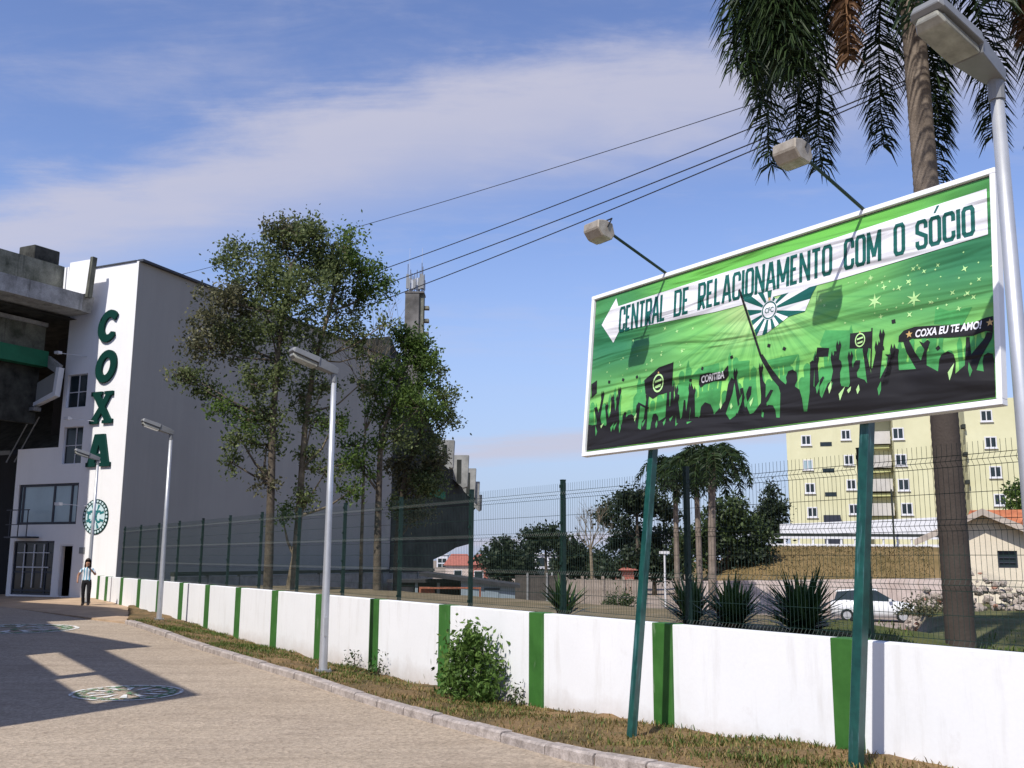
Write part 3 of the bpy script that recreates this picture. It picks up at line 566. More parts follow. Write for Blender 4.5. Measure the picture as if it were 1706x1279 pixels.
# second, paler rank of the crowd: heads with raised arms
rr = random.Random(3)
for k in range(46):
    x = -2.4 + 4.85 * k / 45 + rr.uniform(-0.05, 0.05); h = rr.uniform(-0.52, -0.22) + 0.06 * math.sin(k); 
    L = [(x - 0.09, -0.85), (x - 0.085, h - 0.16)]
    if rr.random() < 0.55: L += [(x - 0.10, h + 0.03), (x - 0.075, h + 0.09), (x - 0.055, h + 0.03), (x - 0.05, h - 0.12)]
    L += [(x - 0.03, h - 0.11)] + [(x + 0.042 * math.cos(a), h - 0.04 + 0.055 * math.sin(a)) for a in np.linspace(math.pi * 1.15, -0.15 * math.pi, 7)] + [(x + 0.03, h - 0.11)]
    if rr.random() < 0.55: L += [(x + 0.05, h - 0.12), (x + 0.07, h + 0.06), (x + 0.095, h + 0.12), (x + 0.11, h + 0.05), (x + 0.085, h - 0.15)]
    L += [(x + 0.09, -0.85)]
    flat('crowd_shade', L, I_mid, 1)
for k in range(30):
    x = rr.uniform(-2.35, 2.4); z = np.interp(x, [-2.4, -1, 0.2, 1.2, 2.4], [-0.70, -0.70, -0.72, -0.66, -0.60]); h = rr.uniform(0.22, 0.40); t_ = rr.uniform(-0.10, 0.10)
    if 1.5 < x or 0.25 < x < 0.65: continue
    flat('raised_arm', [(x - 0.032, z - 0.05), (x + 0.034, z - 0.05), (x + t_ + 0.020, z + h - 0.02), (x + t_ + 0.034, z + h + 0.035), (x + t_ + 0.016, z + h + 0.085), (x + t_ + 0.004, z + h + 0.04), (x + t_ - 0.012, z + h + 0.09), (x + t_ - 0.026, z + h + 0.03), (x + t_ - 0.016, z + h - 0.02)], I_black, 3)
for k in range(30):
    x = rr.uniform(-2.35, 2.4); z = rr.uniform(-0.78, -0.66); h = rr.uniform(0.05, 0.15); t_ = rr.uniform(-0.03, 0.05)
    flat('gap_light', [(x, z), (x + 0.022, z + h * .4), (x + t_ + 0.01, z + h), (x - 0.014, z + h * .5)], I_mid if k % 3 else I_pale, 4)
for L in (MID3, MIDF2, MIDF3, MIDF1, MIDF4, FLAGM): flat('distant_flag', L, I_mid, 0)
def line2(a, b, w): 
    d = Vector((b[0] - a[0], b[1] - a[1])); d.normalize(); n = Vector((-d.y, d.x)) * w / 2; return [(a[0] + n.x, a[1] + n.y), (a[0] - n.x, a[1] - n.y), (b[0] - n.x, b[1] - n.y), (b[0] + n.x, b[1] + n.y)]
flat('black_crowd', CROWD + [(bx, -0.47), (bx, -hh + 0.07), (-bx, -hh + 0.07), (-bx, -0.6)], I_black, 3)
for L in (FLAGA, FLAGB, FLAGS, EDGEL): flat('black_flag', L, I_black, 2)
flat('flag_pole', line2(POLEB[0], POLEB[1], 0.014), I_black, 2); flat('flag_pole', line2((-1.10, -0.06), (-1.112, -0.62), 0.012), I_black, 2)
for (cx, cy), s_ in ((FLAGAE[0], 1.0), (FLAGBE[0], 0.62)):
    lay(shape2d([circ(cx, cy + SH0, 0.085 * s_, 0.105 * s_), circ(cx, cy + SH0, 0.068 * s_, 0.085 * s_)]), 'flag_ring', I_pale, 5)
    lay(shape2d([[(cx - 0.05 * s_, cy + SH0 + 0.03 * s_), (cx + 0.05 * s_, cy + SH0 + 0.045 * s_), (cx + 0.05 * s_, cy + SH0 + 0.02 * s_), (cx - 0.05 * s_, cy + SH0 + 0.005 * s_)]]), 'flag_mark', I_pale, 5)
    lay(shape2d([[(cx - 0.045 * s_, cy + SH0 - 0.03 * s_), (cx + 0.045 * s_, cy + SH0 - 0.015 * s_), (cx + 0.04 * s_, cy + SH0 - 0.045 * s_), (cx - 0.04 * s_, cy + SH0 - 0.055 * s_)]]), 'flag_mark', I_pale, 5)
    lay(shape2d([circ(cx - 0.002, cy + SH0 + 0.118 * s_, 0.012 * s_, n=8)]), 'flag_mark', I_gold, 5)
flat('scarf', SCARF, I_black, 4); flat('scarf', CORI, I_black, 4)
lay(text_mesh('COXA EU TE AMO!', 1.80, SH0 - 0.318, 2.385, SH0 - 0.25, shear=0.25, bold=0.03, slope=-0.055), 'scarf_lettering', I_white, 6)
lay(text_mesh('CORITIBA', -0.665, SH0 - 0.365, -0.345, SH0 - 0.285, bold=0.03, slope=0.03), 'scarf_lettering', I_white, 6)
def star(cx, cy, r, n=5, k=0.42, a0=math.pi / 2): return [(cx + (r if i % 2 == 0 else r * k) * math.cos(a0 + math.pi * i / n), cy + SH0 + (r if i % 2 == 0 else r * k) * math.sin(a0 + math.pi * i / n)) for i in range(2 * n)]
for x, y in STARS: lay(shape2d([star(x, y, 0.034)]), 'gold_star', I_gold, 6)
for x, y in TW: lay(shape2d([star(x, y, rr.uniform(0.02, 0.034), 4, 0.3, rr.uniform(0, 1))]), 'sparkle', I_pale, 1)
for x, y in TWBIG: lay(shape2d([star(x, y, 0.075, 6, 0.3)]), 'sparkle', I_pale, 1)
for k in range(34):
    lay(shape2d([star(rr.uniform(0.95, 2.4), rr.uniform(-0.1, 0.36), rr.uniform(0.008, 0.015), 4, 0.45)]), 'sparkle', I_pale, 1)
for k in range(18):
    lay(shape2d([star(rr.uniform(-2.2, -0.5), rr.uniform(-0.1, 0.34), rr.uniform(0.008, 0.014), 4, 0.45)]), 'sparkle', I_pale, 1)
for x, y in CONF:
    a = rr.uniform(0, 3); lay(shape2d([[(x + 0.024 * math.cos(a + i * 1.57 + (0.25 if i % 2 else 0)), y + SH0 + 0.024 * math.sin(a + i * 1.57)) for i in range(4)]]), 'confetti', I_black, 2)
# the rayed flag on its long pole
flat('rayed_flag', FLAGBIG, I_white, 2)
def clip_poly(sub, tri):
    for i in range(len(tri)):
        a, b = tri[i], tri[(i + 1) % len(tri)]; out = []
        ins = lambda p: (b[0] - a[0]) * (p[1] - a[1]) - (b[1] - a[1]) * (p[0] - a[0]) >= 0
        for j in range(len(sub)):
            p, q = sub[j - 1], sub[j]; ip, iq = ins(p), ins(q)
            if ip != iq:
                den = (b[0] - a[0]) * (q[1] - p[1]) - (b[1] - a[1]) * (q[0] - p[0])
                t_ = ((b[1] - a[1]) * (p[0] - a[0]) - (b[0] - a[0]) * (p[1] - a[1])) / den if den else 0
                out.append((p[0] + (q[0] - p[0]) * t_, p[1] + (q[1] - p[1]) * t_))
            if iq: out.append(q)
        sub = out
        if len(sub) < 3: return []
    return sub
cx, cy = BIGC[0]; NR = 13
for k in range(NR):
    a0 = 2 * math.pi * (k + 0.05) / NR; a1 = a0 + math.pi / NR; am = (a0 + a1) / 2
    tri = [(cx, cy), (cx + 1.2 * math.cos(a0), cy + 1.2 * math.sin(a0)), (cx + 1.25 * math.cos(am), cy + 1.25 * math.sin(am)), (cx + 1.2 * math.cos(a1), cy + 1.2 * math.sin(a1))]
    pl = clip_poly(FLAGBIG, tri)
    if len(pl) >= 3: flat('green_ray', pl, I_teal, 3)
lay(shape2d([circ(cx, cy + SH0, 0.098)]), 'crest_disc', I_white, 5)
lay(shape2d([circ(cx, cy + SH0, 0.092), circ(cx, cy + SH0, 0.078)]), 'crest_ring', I_teal, 6)
lay(text_mesh('CFC', cx - 0.055, cy + SH0 - 0.028, cx + 0.055, cy + SH0 + 0.028, bold=0.02), 'crest_letters', I_teal, 6)
flat('crest_crown', [(cx - 0.035, cy + 0.10), (cx - 0.045, cy + 0.20), (cx + 0.045, cy + 0.20), (cx + 0.035, cy + 0.10)], I_white, 4)
flat('crest_torch', [(cx - 0.018, cy + 0.125), (cx - 0.03, cy + 0.205), (cx + 0.03, cy + 0.205), (cx + 0.018, cy + 0.125)], I_flag, 5)
flat('crest_flame', [(cx - 0.012, cy + 0.10), (cx - 0.014, cy + 0.13), (cx + 0.014, cy + 0.13), (cx + 0.012, cy + 0.10)], I_gold, 6)
flat('flag_pole', line2(BIGPOLE[0], BIGPOLE[1], 0.026), I_black, 6)
# white arrow with the line of lettering
flat('white_arrow', [(-2.345, 0.60), (-2.105, 0.885), (-2.06, 0.775), (-0.6, 0.795), (1.0, 0.805), (2.455, 0.835), (2.455, 0.435), (1.0, 0.385), (-0.5, 0.385), (-2.02, 0.462), (-2.112, 0.335)], I_white, 3)
def ribbon(pts, w, closed=False):
    """mitred stroke around a polyline -> one outline polygon (two for a closed one)"""
    n = len(pts); P_ = [Vector(p) for p in pts]; Lf, Rt = [], []
    for i in range(n):
        a = P_[i - 1] if (i > 0 or closed) else None; b = P_[(i + 1) % n] if (i < n - 1 or closed) else None
        d1 = (P_[i] - a).normalized() if a else (b - P_[i]).normalized(); d2 = (b - P_[i]).normalized() if b else d1
        n1 = Vector((-d1.y, d1.x)); n2 = Vector((-d2.y, d2.x)); m = (n1 + n2); m = m / max(0.35, m.dot(n1)) if m.length > 1e-6 else n1
        Lf.append(P_[i] + m * w / 2); Rt.append(P_[i] - m * w / 2)
    return ([list(map(tuple, Lf)), list(map(tuple, Rt))] if closed else [list(map(tuple, Lf + Rt[::-1]))])
c_ = 0.18
GL = {'C': [[(1, .68), (1, 1 - c_ * .6), (1 - c_, 1), (c_, 1), (0, 1 - c_ * .6), (0, c_ * .6), (c_, 0), (1 - c_, 0), (1, c_ * .6), (1, .30)]],
 'E': [[(1, 1), (0, 1), (0, 0), (1, 0)], [(.12, .52), (.8, .52)]], 'N': [[(0, -.06), (0, 1.06)], [(1, -.06), (1, 1.06)], [(.02, 1.0), (.98, 0.0)]], 'T': [[(-.1, 1), (1.1, 1)], [(.5, .93), (.5, -.06)]],
 'R': [[(0, -.06), (0, 1), (1 - c_, 1), (1, 1 - c_ * .6), (1, .55), (1 - c_, .46), (.14, .46)], [(.5, .39), (1.0, -.06)]], 'A': [[(-.04, -.06), (.44, 1.06)], [(1.04, -.06), (.56, 1.06)], [(.20, .30), (.80, .30)]],
 'L': [[(0, 1.06), (0, 0), (1, 0)]], 'D': [[(0, 0), (0, 1), (1 - c_, 1), (1, 1 - c_ * .6), (1, c_ * .6), (1 - c_, 0)]], 'I': [[(.5, -.06), (.5, 1.06)]],
 'O': [[(c_, 0), (0, c_ * .6), (0, 1 - c_ * .6), (c_, 1), (1 - c_, 1), (1, 1 - c_ * .6), (1, c_ * .6), (1 - c_, 0)]], 'M': [[(0, -.06), (0, 1.06)], [(1, -.06), (1, 1.06)], [(.03, 1.0), (.5, .15)], [(.97, 1.0), (.5, .15)]],
 'S': [[(1, .72), (1, 1 - c_ * .6), (1 - c_, 1), (c_, 1), (0, 1 - c_ * .6), (0, .62), (1, .40), (1, c_ * .6), (1 - c_, 0), (c_, 0), (0, c_ * .6), (0, .26)]]}
WID = {'I': 0.02, 'M': 1.45, 'N': 1.15, 'A': 1.15, 'L': 0.8, 'E': 0.8, 'T': 0.95}
def words(txt, x0, x1, z0, z1, stroke):
    k = 0.55; tot = sum(WID.get(ch, 1.0) + k for ch in txt) - k; un = (x1 - x0 - stroke) / tot; x = x0 + stroke / 2
    for ch in txt:
        w = WID.get(ch, 1.0) * un; base = 'O' if ch == 'Ó' else ch
        vv_, ff_ = [], []
        def put(me, k_):
            n_ = len(vv_); vv_.extend((v.co.x, v.co.y - 0.00012 * k_, v.co.z) for v in me.vertices); ff_.extend(tuple(i + n_ for i in pl_.vertices) for pl_ in me.polygons); bpy.data.meshes.remove(me)
        for i_, st in enumerate(GL[base]):
            pts = [(x + a * w if ch != 'I' else x + w * .5, z0 + stroke / 2 + b * (z1 - z0 - stroke)) for a, b in st]
            put(shape2d(ribbon(pts, stroke, base in 'OD')), i_)
        if ch == 'Ó': put(shape2d([[(x + w * .35, z1 + 0.025), (x + w * .75, z1 + 0.085), (x + w * 1.05, z1 + 0.085), (x + w * .6, z1 + 0.025)]]), 0)
        me = bpy.data.meshes.new('letter'); me.from_pydata(vv_, [], ff_); lay(me, 'letter', I_teal, 5)
        x += w + k * un
for tx, a, b, t0_ in (('CENTRAL', -2.03, -1.25, 0.0), ('DE', -1.125, -0.89, 0.008), ('RELACIONAMENTO', -0.765, 0.955, 0.012), ('COM', 1.08, 1.475, 0.015), ('O', 1.597, 1.712, 0.018), ('SÓCIO', 1.81, 2.35, 0.02)):
    words(tx, a, b, SH0 + 0.44 + t0_, SH0 + 0.755 + t0_ * 0.3 - (0.03 if 'Ó' in tx else 0), 0.036)
# poles, brackets, lamps on arms
for x, w_ in ((-1.46, 0.039), (1.245, 0.047)):
    MB().beam((x - 0.13, 0.056 + w_, -0.45), (x + 0.025, 0.056 + w_, SH0 - hh + 0.6), 2 * w_, 2 * w_, (0, 1, 0)).build('pole', M['sign_pole'], sroot, bevel=0.004)
    MB().box((x - 0.09, 0.05, SH0 - hh + 0.02), (x + 0.09, 0.054, SH0 - hh + 0.2)).build('bracket', M['sign_pole'], sroot)
for x in (-1.266, 1.297):
    a = (x, 0.02, SH0 + hh + 0.0); b = (x + 0.0, -1.10, SH0 + hh + 0.30)
    fl = thing('floodlight', 'x', 'floodlight'); fl.parent = None
    w0 = Matrix.LocRotScale(foot, sroot.rotation_euler, None)
    fl.location = w0 @ Vector(a); fl.rotation_euler = sroot.rotation_euler
    MB().tube([(0, 0, -0.12), (0, -0.03, 0.0), (0, -0.92, 0.24)], 0.016, 8).build('arm', M['post_green'], fl)
    # head hangs from a yoke at the arm's end, its glass turned back to the banner
    hd = MB(); prof = [(-0.125, 0.075), (-0.02, 0.10), (0.08, 0.085), (0.12, -0.03), (0.08, -0.10), (-0.05, -0.09), (-0.125, -0.015)]
    vv = []
    for xs in (-0.125, 0.125): vv += [(xs, y - 1.04, z + 0.20) for y, z in prof]
    n7 = 7; hd.add(vv, [tuple(range(n7)), tuple(range(2 * n7 - 1, n7 - 1, -1))] + [(i, (i + 1) % n7, n7 + (i + 1) % n7, n7 + i) for i in range(n7)])
    hd.build('lamp_head', M['flood_body'], fl, bevel=0.012)
    MB().add([(-0.105, -1.04 + 0.118, 0.20 - 0.04), (0.105, -1.04 + 0.118, 0.20 - 0.04), (0.105, -1.04 + 0.092, 0.20 - 0.09), (-0.105, -1.04 + 0.092, 0.20 - 0.09)], [(0, 1, 2, 3)]).build('lamp_glass', M['lamp_lens'], fl)
    MB().tube([(-0.135, -1.04, 0.22), (-0.135, -0.99, 0.33), (0.135, -0.99, 0.33), (0.135, -1.04, 0.22)], 0.008, 6).build('yoke', M['black_metal'], fl)
    MB().tube([(0, -0.90, 0.235), (0, -0.99, 0.33)], 0.014, 6).build('knuckle', M['black_metal'], fl)
    fl['label'] = 'floodlight on a thin arm over the banner above the word ' + ('CENTRAL' if x < 0 else 'COM'); fl['group'] = 'floodlights over the billboard'

# ------------------------------------------------------------------ street lamps
def make_lamp():
    r = thing('street_lamp', '', 'street lamp', (0, 0, 0), (0, 0, math.atan2(WN.y, WN.x)), 'street lamps along the verge')
    MB().tube([(0, 0, -0.3), (0, 0, 0.0), (0, 0, 2.5), (0, 0, 4.86)], [0.072, 0.07, 0.056, 0.045], 14).build('pole', M['galv'], r, True)
    MB().tube([(0, 0, 4.78), (0, 0, 4.95)], 0.056, 12).build('collar', M['lamp_body'], r)
    bp_ = MB(); bp_.box((-0.105, -0.105, -0.02), (0.105, 0.105, 0.015)); bp_.build('base_plate', M['lamp_body'], r)
    for sx3 in (-1, 1):
        for sy3 in (-1, 1): MB().tube([(sx3 * 0.085, sy3 * 0.085, 0.01), (sx3 * 0.085, sy3 * 0.085, 0.04)], 0.011, 6).build('bolt', M['galv'], r)
    MB().box((-0.035, -0.078, 0.55), (0.035, -0.06, 0.85)).build('hatch', M['galv'], r)
    tl = Vector((-math.cos(R(17)), 0, math.sin(R(17)))); up = Vector((math.sin(R(17)), 0, math.cos(R(17)))); o0 = Vector((0.06, 0, 4.97))
    def body(L): # (t, half width, z bottom, z top)
        vv = []
        for t, w, zb, zt in L:
            p = o0 + tl * t
            for y, z in ((-w, zb), (w, zb), (w * 0.8, zt), (-w * 0.8, zt)): vv.append(p + up * z + Vector((0, y, 0)))
        n = len(L); return MB().add(vv, [(i * 4 + j, i * 4 + (j + 1) % 4, (i + 1) * 4 + (j + 1) % 4, (i + 1) * 4 + j) for i in range(n - 1) for j in range(4)] + [(0, 1, 2, 3), tuple((n - 1) * 4 + j for j in (3, 2, 1, 0))])
    body([(0, 0.055, -0.06, 0.05), (0.10, 0.075, -0.075, 0.065), (0.38, 0.115, -0.085, 0.08), (0.40, 0.13, -0.02, 0.085), (0.86, 0.13, -0.02, 0.075), (0.90, 0.11, 0.0, 0.05)]).build('housing', M['lamp_body'], r, bevel=0.006)
    body([(0.402, 0.112, -0.105, -0.022), (0.80, 0.112, -0.105, -0.022), (0.86, 0.09, -0.07, -0.022)]).build('lens', M['lamp_lens'], r, bevel=0.008)
    return r
lamp0 = make_lamp()
LP = [(so(-4.25, -1.18), 'nearest grey street lamp, its pole rising past the right edge of the billboard'), (None, 'grey street lamp on the verge in front of the tall trees'), (None, 'grey street lamp before the shaded grey side of the tall building'), (None, 'farthest grey street lamp, small beside the person and round emblem')]
spots = [at(1655, 92, 6.6), at(538, 1118, 16.75), at(264.5, 1035, 26.9), at(163, 770, 35.2)]
for i, p in enumerate(spots):
    l = lamp0 if i == 0 else copy_tree(lamp0)
    s_, o_ = to_so(p.x, p.y); l.location = (p.x, p.y, kerb_z(s_) if i else 0.18); l['label'] = LP[i][1]
# ------------------------------------------------------------------ tall white building
FA = R(-64.5); CORNER = Vector((-14.95, 38.2, 0.0)); FD = Vector((math.sin(FA), math.cos(FA), 0)); FN = Vector((FD.y * -1, FD.x, 0))
FN = Vector((0, 0, 1)).cross(FD)                      # outward
BROT = math.atan2(FD.y, FD.x)
bld = thing('stadium_building', 'tall white stadium building with COXA in dark green letters down its front', 'building', tuple(CORNER), (0, 0, BROT))
SAZ2 = R(21.8); SDW = Vector((math.sin(SAZ2), math.cos(SAZ2), 0)); SL = Vector((SDW.dot(FD), SDW.dot(FN), 0))   # side direction, local
def rect(x0, z0, x1, z1): return [(x0, z0), (x1, z0), (x1, z1), (x0, z1)]
H1 = 13.38
out = [(0, -0.6), (5.95, -0.6), (6.0, 6.06), (3.66, 6.06), (3.62, H1 - 0.02), (0, H1)]
holes = [rect(2.33, 7.63, 3.44, 8.99), rect(2.34, 5.36, 3.40, 6.85 - 0.8 + 0.8), rect(2.33, 2.98, 5.72, 4.60), rect(3.42, 0.22, 5.72, 2.33), rect(2.36, 0.20, 3.08, 2.19)]
link('front_wall', shape2d([out] + holes, 0.24), M['facade'], bld, loc=(0, 0, 0))
# shape2d puts the front at y=-thick..0 -> flip so the front is at +y
for ob in bld.children: ob.location = (0, 0.0, 0)
SLEN = 21.4
m = MB(); a = Vector((0.004, -0.245, 0)); off = Vector((SL.y, -SL.x, 0)); off = off if off.x > 0 else -off
p0, p1 = Vector((0.0, -0.002, 0)), SL * SLEN
vs = []
for z in (-1.5, H1 - 0.01):
    for q in (p0 + Vector((0, -0.24, 0)), p1, p1 + off * 0.25, p0 + Vector((0, -0.24, 0)) + off * 0.25): vs.append((q.x, q.y, z))
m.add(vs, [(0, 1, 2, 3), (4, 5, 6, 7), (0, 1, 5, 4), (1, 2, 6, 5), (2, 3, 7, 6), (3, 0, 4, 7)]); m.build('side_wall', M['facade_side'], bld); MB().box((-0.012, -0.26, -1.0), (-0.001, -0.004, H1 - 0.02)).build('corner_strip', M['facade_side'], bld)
m = MB()
for (q0, q1) in ((Vector((-0.05, -0.03, 0)), p1 + Vector((-0.05, 0, 0))),): m.beam((q0.x, q0.y, H1 + 0.035), (q1.x, q1.y, H1 + 0.035), 0.30, 0.09)
m.box((0.11, -0.22, H1 - 0.005), (3.66, 0.05, H1 + 0.05)); m.build('coping', M['coping'], bld)
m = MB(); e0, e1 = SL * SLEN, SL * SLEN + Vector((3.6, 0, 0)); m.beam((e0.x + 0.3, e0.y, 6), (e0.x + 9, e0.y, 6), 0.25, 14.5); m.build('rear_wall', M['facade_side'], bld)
m = MB(); m.add([(0.3, -0.3, H1 - 0.25), (3.6, -0.3, H1 - 0.25), (3.6 + SL.x * 20, SL.y * 20, H1 - 0.25), (0.3 + SL.x * 20, SL.y * 20, H1 - 0.25)], [(0, 1, 2, 3)]); m.build('roof', M['coping'], bld)
# backing so that the openings do not see through, and the inner left wall
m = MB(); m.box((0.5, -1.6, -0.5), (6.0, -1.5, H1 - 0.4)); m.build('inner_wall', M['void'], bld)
m = MB(); m.box((3.40, -1.5, 6.1), (3.62, -0.245, H1 - 0.1)); m.box((5.75, -6, -0.5), (5.95, -0.245, 6.05)); m.box((3.7, -6, 5.9), (5.74, -0.245, 6.05)); m.build('return_wall', M['facade'], bld)
def window(x0, z0, x1, z1, glass, fm, cols, rows, y=-0.10, bar=0.05, name='window'):
    f = MB(); t = bar
    f.box((x0 - 0.0, y - 0.03, z0), (x0 + t, y + 0.03, z1)); f.box((x1 - t, y - 0.03, z0), (x1, y + 0.03, z1)); f.box((x0 + t, y - 0.03, z0), (x1 - t, y + 0.03, z0 + t)); f.box((x0 + t, y - 0.03, z1 - t), (x1 - t, y + 0.03, z1))
    for c in cols: f.box((x0 + c * (x1 - x0) - t / 2, y - 0.025, z0 + t), (x0 + c * (x1 - x0) + t / 2, y + 0.025, z1 - t))
    for r_ in rows: f.box((x0 + t, y - 0.02, z0 + r_ * (z1 - z0) - t / 2), (x1 - t, y + 0.02, z0 + r_ * (z1 - z0) + t / 2))
    w = f.build(name, fm, bld); MB().box((x0 + 0.01, y - 0.014, z0 + 0.01), (x1 - 0.01, y - 0.004, z1 - 0.01)).build('pane', glass, w); return w
window(2.33, 7.63, 3.44, 8.99, M['glass_dark'], M['frame_light'], [0.48], [0.47], bar=0.035)
window(2.34, 5.36, 3.40, 6.85, M['glass_dark'], M['frame_light'], [0.42], [0.5], bar=0.03)
window(2.33, 2.98, 5.72, 4.60, M['glass_pale'], M['frame_dark'], [0.12, 0.41, 0.93], [], y=-0.08, bar=0.10)
window(3.42, 0.22, 5.72, 2.33, M['glass_dark'], M['frame_dark'], [0.2, 0.75], [0.08, 0.42], y=-0.08, bar=0.07)
g = MB()
for x in (4.0, 4.55, 5.1): g.box((x, -0.05, 0.5), (x + 0.035, -0.02, 2.2))
g.box((3.7, -0.052, 1.28), (5.5, -0.018, 1.32)); g.box((3.7, -0.052, 1.85), (5.5, -0.018, 1.88)); g.build('window_grille', M['frame_light'], bld)
d = MB(); d.box((2.36, -0.14, 0.2), (2.42, -0.02, 2.19)); d.box((3.02, -0.14, 0.2), (3.08, -0.02, 2.19)); d.box((2.42, -0.14, 2.13), (3.02, -0.02, 2.19)); d.build('door_frame', M['frame_light'], bld)
MB().box((2.38, -0.9, 0.2), (2.42, -0.145, 2.12)).build('door', M['frame_dark'], bld)
MB().box((1.72, 0.002, 1.84), (2.0, 0.03, 2.08)).build('vent_plate', M['lamp_body'], bld)
# balcony rail seen before the big window, thin bars at first-floor level
g = MB()
for x in (4.35, 4.85, 5.35): g.box((x, 0.55, 2.45), (x + 0.03, 0.58, 3.55))
g.box((4.3, 0.55, 3.52), (5.6, 0.58, 3.56)); g.box((4.3, 0.55, 2.95), (5.6, 0.58, 2.98)); g.box((4.3, 0.02, 2.44), (5.6, 0.6, 2.5)); g.build('balcony_rail', M['frame_dark'], bld)
for (x, z) in ((3.05, 9.75), (2.2, 7.05), (2.3, 3.72)):
    g = MB(); g.tube([(x - 0.6, 0.02, z - 0.06), (x, 0.5, z), (x + 0.1, 0.75, z)], 0.014, 6); w = g.build('wall_lamp', M['frame_light'], bld)
    MB().box((x + 0.02, 0.7, z - 0.05), (x + 0.26, 0.88, z + 0.06)).build('lamp_head', M['frame_light'], w)
# letters: local x runs to the left as seen, so outlines are mirrored
def letter(loops, cx, cz, w, h):
    L = [[(cx - (a - 0.5) * w, cz + (b - 0.5) * h) for a, b in lp] for lp in loops]
    me = shape2d(L, 0.09)
    return link('letter', me, M['teal_letter'], bld, loc=(0, 0.1, 0))
def arcpts(cx, cy, rx, ry, a0, a1, n=18): return [(cx + rx * math.cos(R(a0 + (a1 - a0) * i / n)), cy + ry * math.sin(R(a0 + (a1 - a0) * i / n))) for i in range(n + 1)]
it = lambda L, k=0.16: [(a + (b - 0.5) * k, b) for a, b in L]
letter([it(arcpts(.52, .5, .50, .50, 42, 322) + [(.86, .30)] + arcpts(.54, .5, .23, .27, 318, 46)[0:] + [(.80, .66)])], 1.34, 10.83, 1.10, 1.32)
letter([it(arcpts(.5, .5, .5, .5, 0, 352, 28)), it(arcpts(.5, .5, .21, .27, 0, 350, 28))], 1.28, 9.18, 1.10, 1.32)
letter([[(0.06, 0), (.40, 0), (.40, .10), (.36, .10), (.53, .33), (.66, .10), (.58, .10), (.58, 0), (1.02, 0), (1.02, .13), (.94, .13), (.66, .52), (.88, .87), (.97, .87), (.97, 1), (.60, 1), (.60, .90), (.66, .90), (.54, .70), (.43, .90), (.50, .90), (.50, 1), (.02, 1), (.02, .87), (.12, .87), (.39, .50), (.10, .13), (.02, .13), (.02, 0)]], 1.36, 7.53, 1.22, 1.28)
letter([[(0, 0), (.42, 0), (.42, .12), (.36, .12), (.39, .24), (.62, .24), (.65, .12), (.58, .12), (.58, 0), (1.02, 0), (1.02, .13), (.95, .13), (.72, 1), (.30, 1), (.07, .13), (0, .13)], [(.42, .40), (.60, .40), (.52, .66), (.50, .66)]], 1.33, 5.83, 1.26, 1.28)
# round emblem
ecx, ecz = 1.27, 3.25
for ob in (link('emblem_disc', shape2d([circ(ecx, ecz, 0.68, n=40)], 0.03), M['teal_letter'], bld, loc=(0, 0.032, 0)),): emb = ob
M['emblem_pale'] = mat('pale_emblem_enamel', (0.55, 0.68, 0.70), 0.5, 0.1, 4)
M['emblem_teal'] = mat('blue_green_enamel', (0.02, 0.16, 0.17), 0.5, 0.15, 4)
for k in range(26):
    a = 2 * math.pi * k / 26; link('emblem_bead', shape2d([circ(ecx + 0.60 * math.cos(a), ecz + 0.60 * math.sin(a), 0.052, n=8)], 0.006), M['emblem_pale'], emb, loc=(0, 0.008, 0))
link('emblem_field', shape2d([circ(ecx, ecz, 0.51, n=36)], 0.006), M['emblem_pale'], emb, loc=(0, 0.008, 0))
for k in range(8):
    a = 2 * math.pi * (k + 0.5) / 8; link('emblem_ray', shape2d([[(ecx + 0.26 * math.cos(a - .1), ecz + 0.26 * math.sin(a - .1)), (ecx + 0.49 * math.cos(a - .12), ecz + 0.49 * math.sin(a - .12)), (ecx + 0.49 * math.cos(a + .12), ecz + 0.49 * math.sin(a + .12)), (ecx + 0.26 * math.cos(a + .1), ecz + 0.26 * math.sin(a + .1))]], 0.004), M['emblem_teal'], emb, loc=(0, 0.013, 0))
def ringC(cx, flip):
    L = arcpts(0, 0, 0.19, 0.25, 45, 315) + arcpts(0, 0, 0.11, 0.16, 315, 45); s_ = 1 if flip else -1
    return [(cx - s_ * a, ecz + b) for a, b in L]
link('emblem_letter', shape2d([ringC(ecx + 0.22, True)], 0.006), M['emblem_teal'], emb, loc=(0, 0.018, 0)); link('emblem_letter', shape2d([ringC(ecx - 0.20, True)], 0.006), M['emblem_teal'], emb, loc=(0, 0.018, 0))
link('emblem_letter', shape2d([[(ecx + 0.045, ecz - 0.24), (ecx - 0.02, ecz - 0.24), (ecx - 0.02, ecz - 0.03), (ecx - 0.10, ecz - 0.03), (ecx - 0.10, ecz + 0.04), (ecx - 0.02, ecz + 0.04), (ecx - 0.02, ecz + 0.17), (ecx - 0.12, ecz + 0.17), (ecx - 0.12, ecz + 0.24), (ecx + 0.045, ecz + 0.24)]], 0.006), M['emblem_teal'], emb, loc=(0, 0.018, 0))

# ------------------------------------------------------------------ end of the old grandstand, in front of the building on the left
st = thing('grandstand', 'old stained concrete grandstand end with a green beam and dark underside', 'grandstand', tuple(CORNER), (0, 0, BROT))
